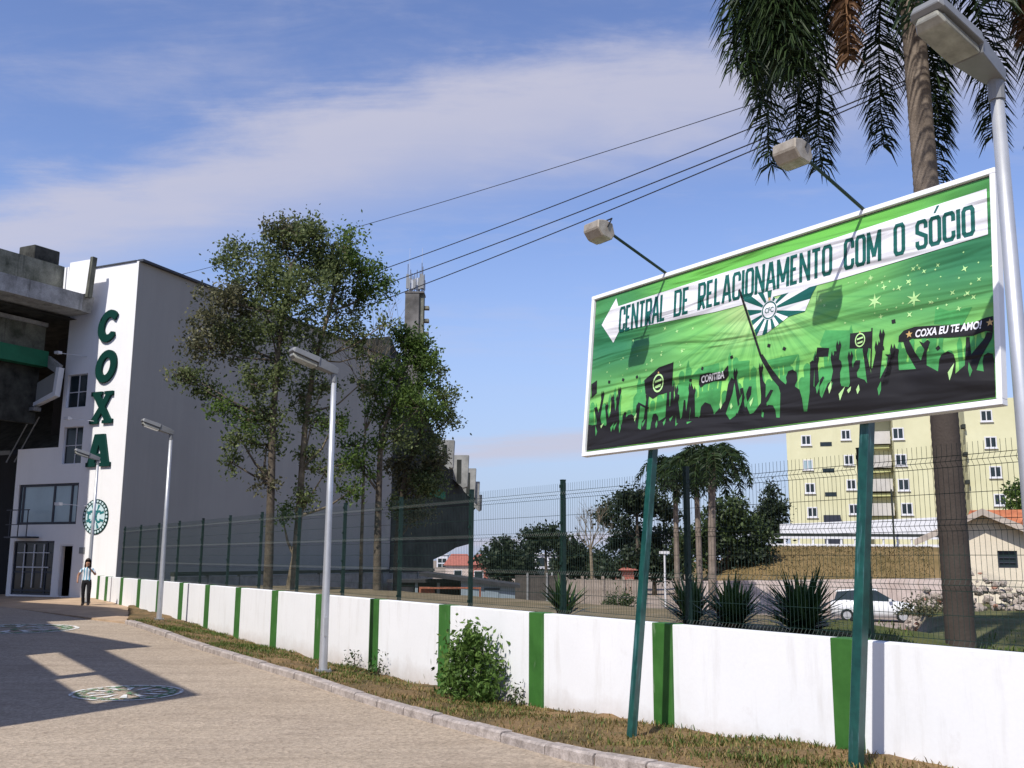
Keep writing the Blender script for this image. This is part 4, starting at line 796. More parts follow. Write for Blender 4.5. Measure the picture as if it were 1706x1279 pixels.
# its long edge runs toward the reader's left
EDW = Vector((-math.sin(R(30)), -math.cos(R(30)), 0)); ED = Vector((EDW.dot(FD), EDW.dot(FN), 0)); EX = Vector((1, 0, 0))
Q = 0.85
def slab(p, L, z0, z1, th, name, m_, side=1, bev=0.0):
    """a run of parapet: from p along the edge for L metres, th deep to the left"""
    a = Vector(p); b = a + ED * L; vs = []
    for z in (z0, z1):
        for q in (a, b, b + EX * th, a + EX * th): vs.append((q.x, q.y, z))
    return MB().add(vs, [(3, 2, 1, 0), (4, 5, 6, 7), (0, 1, 5, 4), (1, 2, 6, 5), (2, 3, 7, 6), (3, 0, 4, 7)]).build(name, m_, st, bevel=bev)
P0 = Vector((1.97, Q, 0))
m = MB(); m.prism([(1.97, 12.02), (3.1, 12.12), (9.0, 12.12), (9.0, 11.3), (2.1, 11.36)], Q - 0.55, Q); m.build('upper_beam_end', M['concrete'], st)
slab((1.97, Q + 0.005, 0), 14, 11.35, 12.03, 8.0, 'upper_beam', M['concrete'])
# white panel with a dark slanting post beside it
m = MB(); m.prism([(1.80, 12.06), (3.02, 12.06), (2.94, 13.46), (1.74, 13.46)], Q - 0.22, Q - 0.06); m.build('white_panel', M['facade'], st)
m = MB(); m.prism([(1.64, 13.55), (1.78, 13.55), (1.92, 11.9), (1.76, 11.9)], Q - 0.25, Q - 0.03); m.build('slanting_post', M['concrete_dark'], st)
for k in (0, 1): MB().box((3.00 + 0.16 * k, Q - 0.2, 12.03), (3.10 + 0.16 * k, Q - 0.08, 13.3)).build('thin_post', M['facade'], st)
slab((3.35, Q - 0.15, 0), 14, 12.035, 13.36, 0.25, 'upper_parapet', M['concrete_dark'])
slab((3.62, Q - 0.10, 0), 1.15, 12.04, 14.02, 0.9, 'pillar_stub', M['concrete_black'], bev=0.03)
slab((4.27, 0.48, 0), 14, 10.97, 11.14, 3, 'lower_lip', M['concrete'])
slab((4.37, 0.50, 0), 14, 9.92, 10.965, 0.3, 'lower_parapet', M['concrete_dark'])
slab((4.02, 0.55, 0), 14, 9.28, 9.915, 0.45, 'green_beam', M['stand_green'])
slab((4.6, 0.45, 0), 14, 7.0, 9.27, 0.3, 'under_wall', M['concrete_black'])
m = MB(); m.prism([(3.30, 9.30), (4.05, 9.75), (4.0, 9.25), (3.55, 9.0)], 0.4, 0.56); m.build('bracket', M['concrete'], st)
# white gutter box and down-pipes under the beam
m = MB(); m.prism([(3.28, 9.20), (3.46, 9.22), (3.55, 8.22), (4.75, 7.80), (4.75, 7.66), (3.40, 8.05)], 0.35, 0.6); m.build('gutter', M['facade'], st)
m = MB(); m.prism([(3.47, 9.10), (4.75, 8.62), (4.75, 7.82), (3.56, 8.22)], 0.36, 0.5); m.build('gutter_side', M['facade_side'], st)
for k in range(3): MB().box((4.80 + 0.22 * k, 0.62, 7.66), (4.92 + 0.22 * k, 0.74, 9.2)).build('down_pipe', M['facade_side'], st)
m = MB(); m.box((4.36, 0.4, 7.5), (5.6, 0.75, 7.65)); m.build('pipe_ledge', M['concrete'], st)
# raked seating deck over a hollow whose deep shade is painted in near-black
m = MB(); m.add([(3.68, -0.3, 13.2), (16, -0.3, 13.2), (16, -9, 13.2), (3.68, -9, 13.2)], [(0, 1, 2, 3)]); m.build('roof_deck', M['concrete_dark'], st)
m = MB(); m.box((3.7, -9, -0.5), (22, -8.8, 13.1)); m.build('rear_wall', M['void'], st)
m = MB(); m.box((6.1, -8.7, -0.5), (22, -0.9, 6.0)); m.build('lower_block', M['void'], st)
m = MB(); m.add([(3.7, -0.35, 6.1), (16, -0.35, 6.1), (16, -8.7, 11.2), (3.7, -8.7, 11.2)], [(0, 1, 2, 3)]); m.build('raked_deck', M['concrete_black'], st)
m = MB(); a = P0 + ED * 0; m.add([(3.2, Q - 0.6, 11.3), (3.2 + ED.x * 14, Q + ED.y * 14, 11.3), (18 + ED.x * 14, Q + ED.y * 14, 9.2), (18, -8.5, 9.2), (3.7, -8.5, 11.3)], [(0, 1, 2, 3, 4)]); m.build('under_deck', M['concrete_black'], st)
for k in range(2): MB().tube([(5.1 + 0.5 * k, Q - 1.0, 7.4), (6.6 + 0.5 * k, Q - 1.2, 5.6)], 0.03, 6).build('stay_rod', M['lamp_body'], st)

# unseen concrete screen added left of the road, outlined to cast its shadow; its openings fall on the paving as light
fr = thing('shadow_screen', 'unseen concrete screen with open bays, added to shade the road', 'shadow screen', (-8.02, 6.30, -0.15), (0, 0, math.atan2(.839, -.545)))
outl = [(1.6, -0.5), (31, -0.5), (31, 9.6), (27.9, 10.2), (18.7, 13.6), (16.0, 12.8), (16.5, 9.7), (13.06, 9.5), (8.7, 10.7), (8.4, 10.75), (8.6, 9.5), (1.62, 9.3)]
hol = [rect(5.36, 7.58, 9.0, 8.72), rect(2.08, 7.42, 5.08, 8.68)]
me = shape2d([outl] + hol, 0.3); link('screen_wall', me, M['concrete'], fr)
for x in (1.9, 5.2, 9.4, 13, 18, 24): MB().box((x - 0.16, 0.002, -0.5), (x + 0.16, 0.45, 7.2)).build('buttress', M['concrete'], fr)

# painted club emblems on the paving
def road_mark(name, cpt, a0, rx, label):
    s_, o_ = to_so(cpt.x, cpt.y); z = kerb_z(s_) - 0.126
    r = thing(name, label, 'road marking', (cpt.x, cpt.y, z + 0.004), (R(90) * -1 * 0, 0, a0), 'club emblems painted on the road')
    sl_ = (kerb_z(s_ + 0.5) - kerb_z(s_ - 0.5))
    wm, gmm = PM, PG
    def fl(L, nm, m_, lv):
        me = shape2d(L)
        for v in me.vertices:
            x, y = v.co.x, v.co.z; w_ = Matrix.Rotation(a0, 3, 'Z') @ Vector((x, y, 0)); s2, _ = to_so(cpt.x + w_.x, cpt.y + w_.y)
            v.co = (x, y, kerb_z(s2) - kerb_z(s_) + 0.004 * lv + 0.004)
        bm = bmesh.new(); bm.from_mesh(me); bmesh.ops.recalc_face_normals(bm, faces=bm.faces)
        if bm.faces and sum(f.normal.z for f in bm.faces) < 0: bmesh.ops.reverse_faces(bm, faces=bm.faces)
        bm.to_mesh(me); bm.free(); return link(nm, me, m_, r)
    fl([circ(0, 0, rx, n=40), circ(0, 0, rx * 0.93, n=40)], 'ring', wm, 0); fl([circ(0, 0, rx * 0.90, n=40), circ(0, 0, rx * 0.72, n=40)], 'ring', gmm, 0)
    for k in range(20):
        a = 2 * math.pi * k / 20; fl([circ(rx * 0.81 * math.cos(a), rx * 0.81 * math.sin(a), rx * 0.05, n=7)], 'bead', wm, 1)
    for k in range(12):
        a = 2 * math.pi * k / 12; fl([[(rx * .3 * math.cos(a - .1), rx * .3 * math.sin(a - .1)), (rx * .69 * math.cos(a - .1), rx * .69 * math.sin(a - .1)), (rx * .69 * math.cos(a + .1), rx * .69 * math.sin(a + .1)), (rx * .3 * math.cos(a + .1), rx * .3 * math.sin(a + .1))]], 'ray', wm, 0)
    for sx2, op in ((-0.22, 1), (0.24, 1)):
        L = arcpts(0, 0, 0.19, 0.27, 45, 315) + arcpts(0, 0, 0.11, 0.17, 315, 45); fl([[(sx2 * rx + a * rx, b * rx) for a, b in L]], 'emblem_letter', gmm, 2)
    return r
def worn(name, col, cut):
    m = mat(name, col, 0.85, 0.15, 4, spec=0.2); t = m.node_tree; b = t.nodes['Principled BSDF']; tcn = t.nodes.new('ShaderNodeTexCoord')
    n = t.nodes.new('ShaderNodeTexNoise'); n.inputs['Scale'].default_value = 9; n.inputs['Detail'].default_value = 8; n.inputs['Roughness'].default_value = 0.75; t.links.new(tcn.outputs['Object'], n.inputs['Vector'])
    r = t.nodes.new('ShaderNodeMapRange'); t.links.new(n.outputs['Fac'], r.inputs[0]); r.inputs[1].default_value = cut; r.inputs[2].default_value = cut + 0.06; t.links.new(r.outputs[0], b.inputs['Alpha']); return m
PM = worn('worn_white_road_paint', (0.70, 0.70, 0.66), 0.43); PG = worn('worn_green_road_paint', (0.11, 0.22, 0.11), 0.455)
road_mark('road_emblem', at(213, 1138, 14.9), R(-15), 0.78, 'worn round green and white emblem on the road, crossed by a shadow bar')
road_mark('road_emblem', at(22, 1041, 24.9), R(-15), 1.5, 'farther worn emblem on the road at the left, mostly in shade')

# ------------------------------------------------------------------ leaves and trees
def rand_dirs(n):
    v = nrg.normal(size=(n, 3)); return v / np.linalg.norm(v, axis=1, keepdims=True)
def leaf_quads(c, size, aspect=0.55, droop=0.0, jit=0.35):
    n = len(c); d = rand_dirs(n); d[:, 2] -= droop; d /= np.linalg.norm(d, axis=1, keepdims=True); t = np.cross(d, rand_dirs(n)); t /= np.linalg.norm(t, axis=1, keepdims=True) + 1e-9
    s = size * nrg.uniform(1 - jit, 1 + jit, (n, 1)); a = d * s; b = t * s * aspect / 2
    return np.stack([c - a * 0.5, c + b, c + a * 0.5, c - b], 1)
def blob(c, r, n, shell=0.45):
    d = rand_dirs(n); q = nrg.uniform(shell, 1.0, (n, 1)) ** 0.6; return np.asarray(c)[None] + d * q * np.asarray(r)[None]
def clump_points(centre, rad, nclump, per, crad):
    """leaf clumps spread through an ellipsoid"""
    cc = blob(centre, rad, nclump, 0.15); pts = []
    for c in cc: pts.append(c + nrg.normal(size=(per, 3)) * crad * nrg.uniform(0.6, 1.3))
    return np.concatenate(pts), cc
FINE = 0.72
L_olive = leafmat('olive_leaves', (0.035, 0.060, 0.018), (0.225, 0.265, 0.105), trans=0.5); L_brownish = leafmat('russet_leaves', (0.042, 0.050, 0.024), (0.20, 0.19, 0.10))
L_green = leafmat('fresh_green_leaves', (0.035, 0.075, 0.015), (0.17, 0.25, 0.06), trans=0.5); L_dark = leafmat('dark_needles', (0.010, 0.020, 0.010), (0.035, 0.050, 0.022), trans=0.15)
L_bush = leafmat('bush_leaves', (0.03, 0.075, 0.012), (0.16, 0.26, 0.06), trans=0.4); L_mid = leafmat('hedge_leaves', (0.018, 0.035, 0.012), (0.07, 0.10, 0.03), trans=0.25)
L_palm = leafmat('palm_leaflets', (0.008, 0.020, 0.007), (0.040, 0.066, 0.020), rough=0.45, trans=0.2); L_palmdead = leafmat('dead_palm_leaflets', (0.05, 0.025, 0.012), (0.16, 0.085, 0.04), trans=0.2)
L_yucca = leafmat('yucca_blades', (0.014, 0.040, 0.014), (0.085, 0.15, 0.045), rough=0.4, trans=0.2); L_grassdry = leafmat('dry_grass_blades', (0.11, 0.095, 0.025), (0.34, 0.235, 0.10), trans=0.3); L_grass = leafmat('grass_blades', (0.04, 0.08, 0.012), (0.13, 0.17, 0.035), trans=0.3)
def tree(name, label, base, Y, clusters, trunk, mats, bark, group=None, leaf=0.16, cat='tree', tr=0.125, twig=True, dens=1.0, per_k=1.0, spread=1.1):
    """clusters: (px, py, radius m, dY, clumps, per clump, material index); trunk: list of (px,py,dY)"""
    b = at(base[0], base[1], Y); gz = terrain(b.x, b.y); b.z = gz
    root = thing(name, label, cat, tuple(b), group=group)
    pts = [Vector((0, 0, -0.3))] + [at(x, y, Y + dy) - b for x, y, dy in trunk]; k = len(pts)
    rad = [tr * (1.15 - 0.8 * (i / (k - 1))) for i in range(k)]
    tb = MB(); tb.tube(pts, rad, 9)
    byM = {}
    lb = MB()
    for (px, py, r, dy, ncl, per, mi) in clusters:
        c = at(px, py, Y + dy) - b
        r3 = (r * 1.05, r, r * 0.8) if not isinstance(r, tuple) else r
        P, cc = clump_points(c, r3, int(ncl * dens), int(per * per_k), leaf * spread * (1.25 if per_k > 1 else 1)); byM.setdefault(mi, []).append(P)
        j = min(range(1, k), key=lambda q: (pts[q] - c).length + max(0, pts[q].z - c.z + 0.3) * 3)
        mid = (pts[j] + c) / 2 + Vector((rnd.uniform(-.15, .15), rnd.uniform(-.15, .15), -0.12)); lb.tube([pts[j], mid, c], [rad[j] * 0.5, rad[j] * 0.32, 0.015], 6, False)
        if twig:
            for q in cc[:: max(1, len(cc) // 9)]:
                lb.tube([c, (c + Vector(q)) / 2 + Vector((0, 0, -0.05)), q], [0.018, 0.012, 0.005], 4, False)
    t_ = tb.build('trunk', bark, root, True)
    if lb.v: lb.build('limbs', bark, root, True)
    for mi, PP in byM.items():
        P = np.concatenate(PP); link('crown', quads('crown', leaf_quads(P, leaf)), mats[mi], root)
    return root
T1 = [(430, 470, .95, 0, 26, 46, 0), (480, 415, 1.0, .5, 30, 46, 0), (375, 500, .8, -.5, 22, 44, 1), (520, 400, .8, 0, 22, 44, 0), (395, 560, .85, .4, 24, 42, 0), (355, 580, .7, 0, 16, 40, 1), (320, 628, .45, 0, 9, 36, 0), (345, 655, .4, .3, 7, 34, 0), (450, 540, 1.0, 0, 28, 44, 0), (505, 480, 1.0, -.6, 28, 44, 0), (470, 610, .8, .4, 18, 40, 0), (420, 640, .6, -.4, 12, 36, 0), (370, 680, .5, 0, 8, 34, 2), (410, 700, .55, 0, 9, 34, 2), (445, 740, .5, .3, 8, 36, 0), (400, 730, .4, -.3, 6, 30, 0), (455, 690, .6, 0, 10, 34, 0), (540, 440, .7, .5, 18, 44, 0), (390, 430, .6, .5, 14, 40, 0), (300, 622, .3, .2, 4, 30, 1), (385, 770, .35, 0, 5, 28, 0), (350, 540, .6, .6, 12, 40, 1), (470, 380, .5, 0, 12, 40, 1), (440, 800, .35, 0, 5, 28, 1)]
tree('broadleaf_tree', 'tallest tree of the clump with dusky olive crown and brown trunk', (444, 985), 26.5, T1, [(446, 985, 0), (449, 900, 0), (452, 800, 0), (455, 700, 0), (462, 600, 0), (472, 520, 0), (485, 440, 0)], [L_olive, L_brownish, L_green], M['bark'], 'trees before the grey side of the building', dens=1.4, per_k=1.3, leaf=0.105)
T2 = [(555, 455, .8, 0, 20, 44, 0), (600, 450, .6, 0, 16, 44, 1), (615, 490, .5, .3, 13, 42, 1), (560, 520, .8, .3, 16, 40, 0), (530, 580, .7, -.3, 12, 36, 0), (590, 560, .6, 0, 10, 34, 0), (540, 640, .55, 0, 8, 34, 0), (500, 660, .55, .4, 9, 34, 0), (520, 700, .5, 0, 8, 34, 0), (560, 700, .5, 0, 8, 34, 1), (600, 640, .5, .4, 6, 30, 0), (575, 410, .6, 0, 14, 40, 1), (640, 470, .3, .2, 5, 32, 1), (500, 830, .4, 0, 7, 34, 0), (540, 790, .4, 0, 6, 34, 0), (585, 770, .4, .3, 7, 36, 1), (590, 815, .35, .3, 6, 34, 1), (470, 860, .35, -.2, 5, 30, 1), (510, 760, .4, 0, 6, 30, 0), (640, 540, .35, 0, 4, 26, 0), (615, 590, .35, 0, 4, 26, 0)]
tree('broadleaf_tree', 'slender pale-barked tree with thin high branches behind the street lamp', (480, 985), 27.5, T2, [(482, 985, 0), (492, 930, 0), (498, 860, 0), (503, 780, 0), (510, 690, 0), (525, 600, 0), (548, 520, 0), (566, 450, 0)], [L_olive, L_green], M['bark_light'], 'trees before the grey side of the building', dens=1.4, per_k=1.3, leaf=0.105, tr=0.115)
T3 = [(690, 572, .45, .2, 12, 44, 0), (668, 560, .35, 0, 8, 40, 0), (710, 600, .45, 0, 11, 42, 0), (650, 620, .55, 0, 15, 44, 0), (690, 600, .5, .2, 14, 44, 0), (670, 660, .7, 0, 18, 44, 0), (700, 680, .6, -.3, 15, 42, 0), (640, 690, .55, .3, 11, 40, 0), (620, 650, .4, 0, 8, 36, 0), (715, 640, .45, .3, 9, 40, 0), (680, 570, .3, 0, 6, 36, 0), (630, 740, .4, 0, 7, 36, 0), (660, 730, .4, 0, 8, 36, 1), (610, 780, .4, 0, 7, 34, 0), (590, 740, .4, .2, 7, 34, 0)]
tree('broadleaf_tree', 'bright green smaller tree on a straight dark trunk below the antenna tower', (626, 985), 28.5, T3, [(628, 985, 0), (629, 900, 0), (631, 820, 0), (634, 740, 0), (650, 680, 0), (668, 630, 0)], [L_green, L_olive], M['bark'], 'trees before the grey side of the building', dens=1.4, per_k=1.3, leaf=0.10, tr=0.12)
T4 = [(715, 690, .6, 0, 14, 42, 0), (740, 660, .45, 0, 10, 40, 0), (700, 740, .7, 0, 20, 44, 0), (680, 790, .7, .3, 20, 44, 1), (710, 800, .6, -.3, 15, 44, 0), (690, 850, .55, 0, 12, 40, 1), (745, 700, .5, .2, 9, 34, 0), (730, 620, .35, 0, 6, 34, 0), (725, 770, .5, 0, 10, 40, 1), (660, 770, .45, 0, 8, 40, 1), (668, 840, .4, 0, 7, 36, 0)]
tree('broadleaf_tree', 'dark russet-leaved tree at the right end of the clump', (660, 985), 31, T4, [(660, 985, 0), (662, 900, 0), (668, 830, 0), (680, 770, 0), (700, 720, 0), (718, 680, 0)], [L_olive, L_brownish], M['bark'], 'trees before the grey side of the building', dens=1.4, per_k=1.3, leaf=0.105, tr=0.115)
# a leafless spray of twigs between the crowns
bt = MB(); bb = at(600, 985, 30); bb.z = terrain(bb.x, bb.y); br = thing('bare_sapling', 'leafless thin sapling with twigs between two of the tall trees', 'tree', tuple(bb))
def twigs(m, p, d, L, r, depth, rg):
    q = p + d * L; m.tube([p, (p + q) / 2 + Vector((rg.uniform(-.03, .03), rg.uniform(-.03, .03), 0)) * L, q], [r, r * 0.8, r * 0.6], 5, False)
    if depth == 0: return
    for k in range(3 if depth > 1 else 2):
        e = (d + Vector((rg.uniform(-.7, .7), rg.uniform(-.7, .7), rg.uniform(-.1, .5)))).normalized(); twigs(m, p + d * L * rg.uniform(0.55, 1), e, L * rg.uniform(0.55, 0.8), r * 0.6, depth - 1, rg)
tp = at(608, 720, 30) - bb
bt.tube([(0, 0, -0.2), tp * 0.5, tp], [0.06, 0.05, 0.035], 7); 
for q in ((655, 560), (630, 520), (690, 560), (600, 560)):
    e = (at(q[0], q[1], 30) - bb) - tp; twigs(bt, tp, e.normalized(), e.length * 0.5, 0.022, 4, random.Random(q[0]))
bt.build('trunk', M['bark_light'], br, True)

# ------------------------------------------------------------------ palms
def frond(length, a, rise, droop, nl, leafL, rg, plum=1.0, ex=1.25, lw=0.034):
    """rachis curve + leaflets, pointing along azimuth a; returns rachis points and (N,3,2,3) ribbons"""
    n = 22; pts = []; p = np.zeros(3); el = rise; h = np.array([math.cos(a), math.sin(a), 0.0])
    for i in range(n + 1):
        pts.append(p.copy()); t = i / n; e = el - droop * (t ** ex); p = p + (h * math.cos(e) + np.array([0, 0, math.sin(e)])) * length / n
    pts = np.array(pts); S = []
    side = np.array([-h[1], h[0], 0.0])
    for k in range(nl):
        t = 0.14 + 0.86 * k / nl; f = t * n; i = min(n - 1, int(f)); q = pts[i] + (pts[i + 1] - pts[i]) * (f - i); tg = pts[i + 1] - pts[i]; tg /= np.linalg.norm(tg)
        up = np.cross(side, tg); up /= np.linalg.norm(up)
        LL = leafL * (0.55 + 0.45 * math.sin(math.pi * min(1, t * 1.05))) * rg.uniform(0.8, 1.1)
        for sg in (-1, 1):
            ph = rg.uniform(-0.9, 0.9) * plum; d = side * sg * math.cos(ph) + up * math.sin(ph) + tg * 0.55; d /= np.linalg.norm(d)
            w = np.cross(d, np.array([rg.uniform(-1, 1), rg.uniform(-1, 1), rg.uniform(-1, 1)])); w /= np.linalg.norm(w) + 1e-9; w *= 0.5 * lw
            m1 = q + d * LL * 0.5; d2 = d + np.array([0, 0, -0.75 if leafL < .7 else -1.15]); d2 /= np.linalg.norm(d2); e1 = m1 + d2 * LL * 0.55
            S.append([[q - w * .7, q + w * .7], [m1 - w, m1 + w], [e1 - w * .12, e1 + w * .12]])
    return pts, np.array(S)
def palm(label, base, top, tr, fronds, leafL, nl, nscale=1.0, seed=1, group=None, dead=(), rings=True, ex=1.25, lw=0.036):
    rg = random.Random(seed); b = Vector(base); root = thing('queen_palm', label, 'palm tree', tuple(b), group=group)
    tp = Vector(top) - b; n = 30; pts = [Vector((tp.x * (t ** 1.4), tp.y * t, tp.z * t)) for t in [i / n for i in range(n + 1)]]; pts[0].z = -0.3
    rad = [tr * (1.12 - 0.22 * i / n) for i in range(n + 1)]
    if rings and tr > 0.12:
        P2, R2 = [], []
        L = sum((pts[i + 1] - pts[i]).length for i in range(n)); N = int(L / 0.11)
        for i in range(N * 2 + 1):
            f = i / (N * 2) * n; j = min(n - 1, int(f)); p = pts[j].lerp(pts[j + 1], f - j); P2.append(p); R2.append((rad[j] + (rad[j + 1] - rad[j]) * (f - j)) * (1.022 if i % 2 else 0.99) * (1 + rg.uniform(-.006, .006)))
        MB().tube(P2, R2, 20).build('trunk', M['palm_bark_shaded'] if top[2] > 11 and top[1] < 20 else M['palm_bark'], root, True)
    else: MB().tube(pts, rad, 10).build('trunk', M['palm_bark'], root, True)
    for (a, rise, droop, ln) in fronds:
        pp, S = frond(ln, a, rise, droop, nl, leafL, rg, 1.0 if leafL < .7 else 1.45, ex, lw); pp = pp + np.array(tp); S = S + np.array(tp)
        fo = link('frond', strips('frond', S), L_palm, root); mr = MB(); mr.tube([Vector(q) for q in pp[::3]], [0.028 * nscale * (1 - 0.8 * i / 7) for i in range(len(pp[::3]))], 6); mr.build('rachis', M['palm_stalk'], fo)
    for (a, rise, droop, ln) in dead:
        pp, S = frond(ln, a, rise, droop, int(nl * 0.8), leafL * 0.6, rg, 1.4, ex); pp = pp + np.array(tp) - np.array([0, 0, 0.3]); S = S + np.array(tp) - np.array([0, 0, 0.3])
        fo = link('dead_frond', strips('dead_frond', S), L_palmdead, root); mr = MB(); mr.tube([Vector(q) for q in pp[::3]], 0.02 * nscale, 6); mr.build('rachis', M['palm_stalk_dead'], fo)
    return root
M['palm_bark'] = mat('ringed_palm_bark', (0.15, 0.115, 0.09), 0.9, 0.3, 2.0, 0.3, 30, col2=(0.27, 0.22, 0.18), fine=0.12)
def shaded_base(m):
    # lower trunk: its darker bark plus a shadow painted into the colour, ragged on top
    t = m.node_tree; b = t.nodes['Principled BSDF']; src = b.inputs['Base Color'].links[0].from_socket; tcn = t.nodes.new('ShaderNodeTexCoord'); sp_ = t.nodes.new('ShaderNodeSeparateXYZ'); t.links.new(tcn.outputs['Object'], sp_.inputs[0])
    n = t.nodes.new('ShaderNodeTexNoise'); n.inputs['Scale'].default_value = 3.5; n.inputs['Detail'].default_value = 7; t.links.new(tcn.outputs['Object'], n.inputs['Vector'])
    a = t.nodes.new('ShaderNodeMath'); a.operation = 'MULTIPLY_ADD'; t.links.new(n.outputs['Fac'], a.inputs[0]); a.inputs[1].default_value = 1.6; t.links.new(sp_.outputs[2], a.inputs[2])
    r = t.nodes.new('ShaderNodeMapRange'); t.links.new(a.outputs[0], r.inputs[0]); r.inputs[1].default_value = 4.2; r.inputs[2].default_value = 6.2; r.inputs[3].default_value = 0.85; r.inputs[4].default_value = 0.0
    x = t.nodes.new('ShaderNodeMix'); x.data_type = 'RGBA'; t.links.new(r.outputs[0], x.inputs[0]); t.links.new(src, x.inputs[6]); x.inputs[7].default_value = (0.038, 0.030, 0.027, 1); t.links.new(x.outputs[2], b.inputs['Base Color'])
M['palm_bark_shaded'] = M['palm_bark'].copy(); shaded_base(M['palm_bark_shaded'])
M['palm_stalk'] = mat('palm_stalk', (0.05, 0.06, 0.02), 0.6, 0.2); M['palm_stalk_dead'] = mat('dry_palm_stalk', (0.20, 0.10, 0.04), 0.7, 0.25)
PB = Vector((5.74, 13.0, terrain(5.74, 13.0))); PT = Vector((5.66, 13.0, 11.55))
# (azimuth measured from +X toward +Y, rise, droop, length)
pf = [(R(a), R(r_), R(d), l) for a, r_, d, l in ((196, 45, 150, 4.9), (188, 52, 152, 5.0), (204, 42, 148, 4.8), (192, 60, 160, 4.7), (214, 60, 158, 3.9), (170, 50, 150, 4.4), (150, 50, 150, 4.6), (268, 52, 152, 5.2), (247, 26, 108, 6.4), (126, 50, 150, 5.4), (104, 50, 150, 5.2), (280, 52, 150, 4.6), (298, 52, 152, 5.3), (62, 50, 150, 5.6), (80, 52, 150, 4.8), (40, 50, 150, 5.0), (20, 48, 150, 5.2), (-6, 46, 148, 5.3), (-24, 50, 150, 5.2), (-46, 52, 152, 5.4), (8, 56, 154, 5.0), (178, 78, 120, 4.0), (300, 75, 120, 4.0), (60, 78, 120, 4.0), (182, 58, 155, 4.9), (200, 66, 165, 4.6), (196, 55, 156, 4.6), (190, 44, 150, 4.4), (202, 50, 156, 5.0), (184, 46, 150, 4.5), (298, 62, 158, 4.6), (60, 60, 156, 5.0), (112, 60, 156, 4.8), (15, 60, 156, 4.6), (-14, 58, 156, 4.8), (270, 62, 160, 4.6), (-35, 60, 158, 4.8))]
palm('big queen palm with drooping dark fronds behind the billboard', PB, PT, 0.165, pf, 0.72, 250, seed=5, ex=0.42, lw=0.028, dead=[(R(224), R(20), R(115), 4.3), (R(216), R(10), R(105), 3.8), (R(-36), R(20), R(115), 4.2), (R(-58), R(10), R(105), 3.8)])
for (bx_, by_, tx_, ty_, Y, lab, sd) in ((1186, 952, 1186, 752, 50, 'right of the two small palms whose crowns hang below the billboard, thicker trunk', 3), (1166, 950, 1158, 762, 54, 'left of the two small palms below the billboard, its trunk bowed', 8), (1128, 950, 1124, 770, 58, 'small palm half hidden behind the dark fence post and sign pole', 12)):
    b = at(bx_, by_, Y); b.z = min(b.z, terrain(b.x, b.y) + 0.6); t = at(tx_, ty_, Y); rg = random.Random(sd)
    palm(lab, b, t, 0.19 if sd == 3 else 0.15, [(R(360 * i / 15 + rg.uniform(-8, 8)), R(rg.uniform(35, 65)), R(rg.uniform(135, 160)), rg.uniform(2.7, 3.4)) for i in range(14)], 0.6, 60, seed=sd, ex=0.5, lw=0.07, group='small palms in the yard', rings=False)

# yuccas behind the fence
def yucca(x, y, label, n, L, seed, lean=0):
    rg = random.Random(seed); z = terrain(x, y); root = thing('yucca', label, 'yucca plant', (x, y, z), group='spiky yuccas behind the fence'); S = []
    for h, nn in ((0.03, int(n * .4)), (0.10, int(n * .4)), (0.17, int(n * .2))):
        for k in range(nn):
            a = rg.uniform(0, 2 * math.pi); e = 0.08 + 1.3 * rg.random() ** 1.25; l = L * rg.uniform(0.7, 1.05); p = np.array([rg.uniform(-.08, .08), rg.uniform(-.08, .08), h]); d = np.array([math.cos(a) * math.cos(e), math.sin(a) * math.cos(e), math.sin(e)])
            w = np.array([-math.sin(a), math.cos(a), 0]) * 0.03; q = p + d * l * .5; d2 = d + np.array([0, 0, -rg.uniform(.0, .28)]); r_ = q + d2 * l * .5
            S.append([[p - w * .7, p + w * .7], [q - w, q + w], [r_ - w * .08, r_ + w * .08]])
    nd_ = max(4, n // 9); link('blades', strips('blades', np.array(S[nd_:])), L_yucca, root); D = np.array(S[:nd_]); D[:, 2, :, 2] -= 0.12; link('dry_blades', strips('dry_blades', D), L_palmdead, root); MB().tube([(0, 0, -0.2), (0, 0, 0.17)], [0.09, 0.07], 8).build('stem', M['bark'], root)
for (px, py, Y, lab, n, L, sd) in ((940, 1020, 15.2, 'small spiky yucca beside the fence post left of the thin sign pole', 90, 0.58, 1), (1150, 1030, 13.6, 'yucca just right of the thin sign pole', 150, 0.62, 2), (1222, 1035, 12.7, 'bright-bladed yucca in the middle of the right-hand row', 190, 0.64, 3), (1336, 1045, 11.9, 'biggest yucca, fanning out left of the thick sign pole', 230, 0.80, 4)):
    p = at(px, py, Y); yucca(p.x, p.y, lab, n, L, sd)

# bush and weeds in front of the white wall
def leafy(name, label, x, y, z, blobs, leaf, mt, cat, group=None, stems=6):
    root = thing(name, label, cat, (x, y, z), group=group); P = []
    for (cx, cy, cz, r, nc, per) in blobs: P.append(clump_points((cx, cy, cz), (r, r * .8, r), nc, per, leaf * 1.2)[0])
    P = np.concatenate(P); P[:, 2] = np.maximum(P[:, 2], 0.02); link('leaves', quads('leaves', leaf_quads(P, leaf, 0.42, 0.25)), mt, root)
    m = MB()
    for (cx, cy, cz, r, nc, per) in blobs: m.tube([(cx * .2, cy * .2, -0.05), (cx * .7, cy * .7, cz * .6), (cx, cy, cz)], [0.012, 0.009, 0.004], 5, False)
    m.build('stems', M['bark'], root); return root
s_, o_ = to_so(-0.62, 14.25); q = so(s_, -0.42); bz = verge_z(s_, -0.42)
ang = lambda s2, o2, z2: tuple(WD * s2 + WN * o2) [:2] + (z2,)
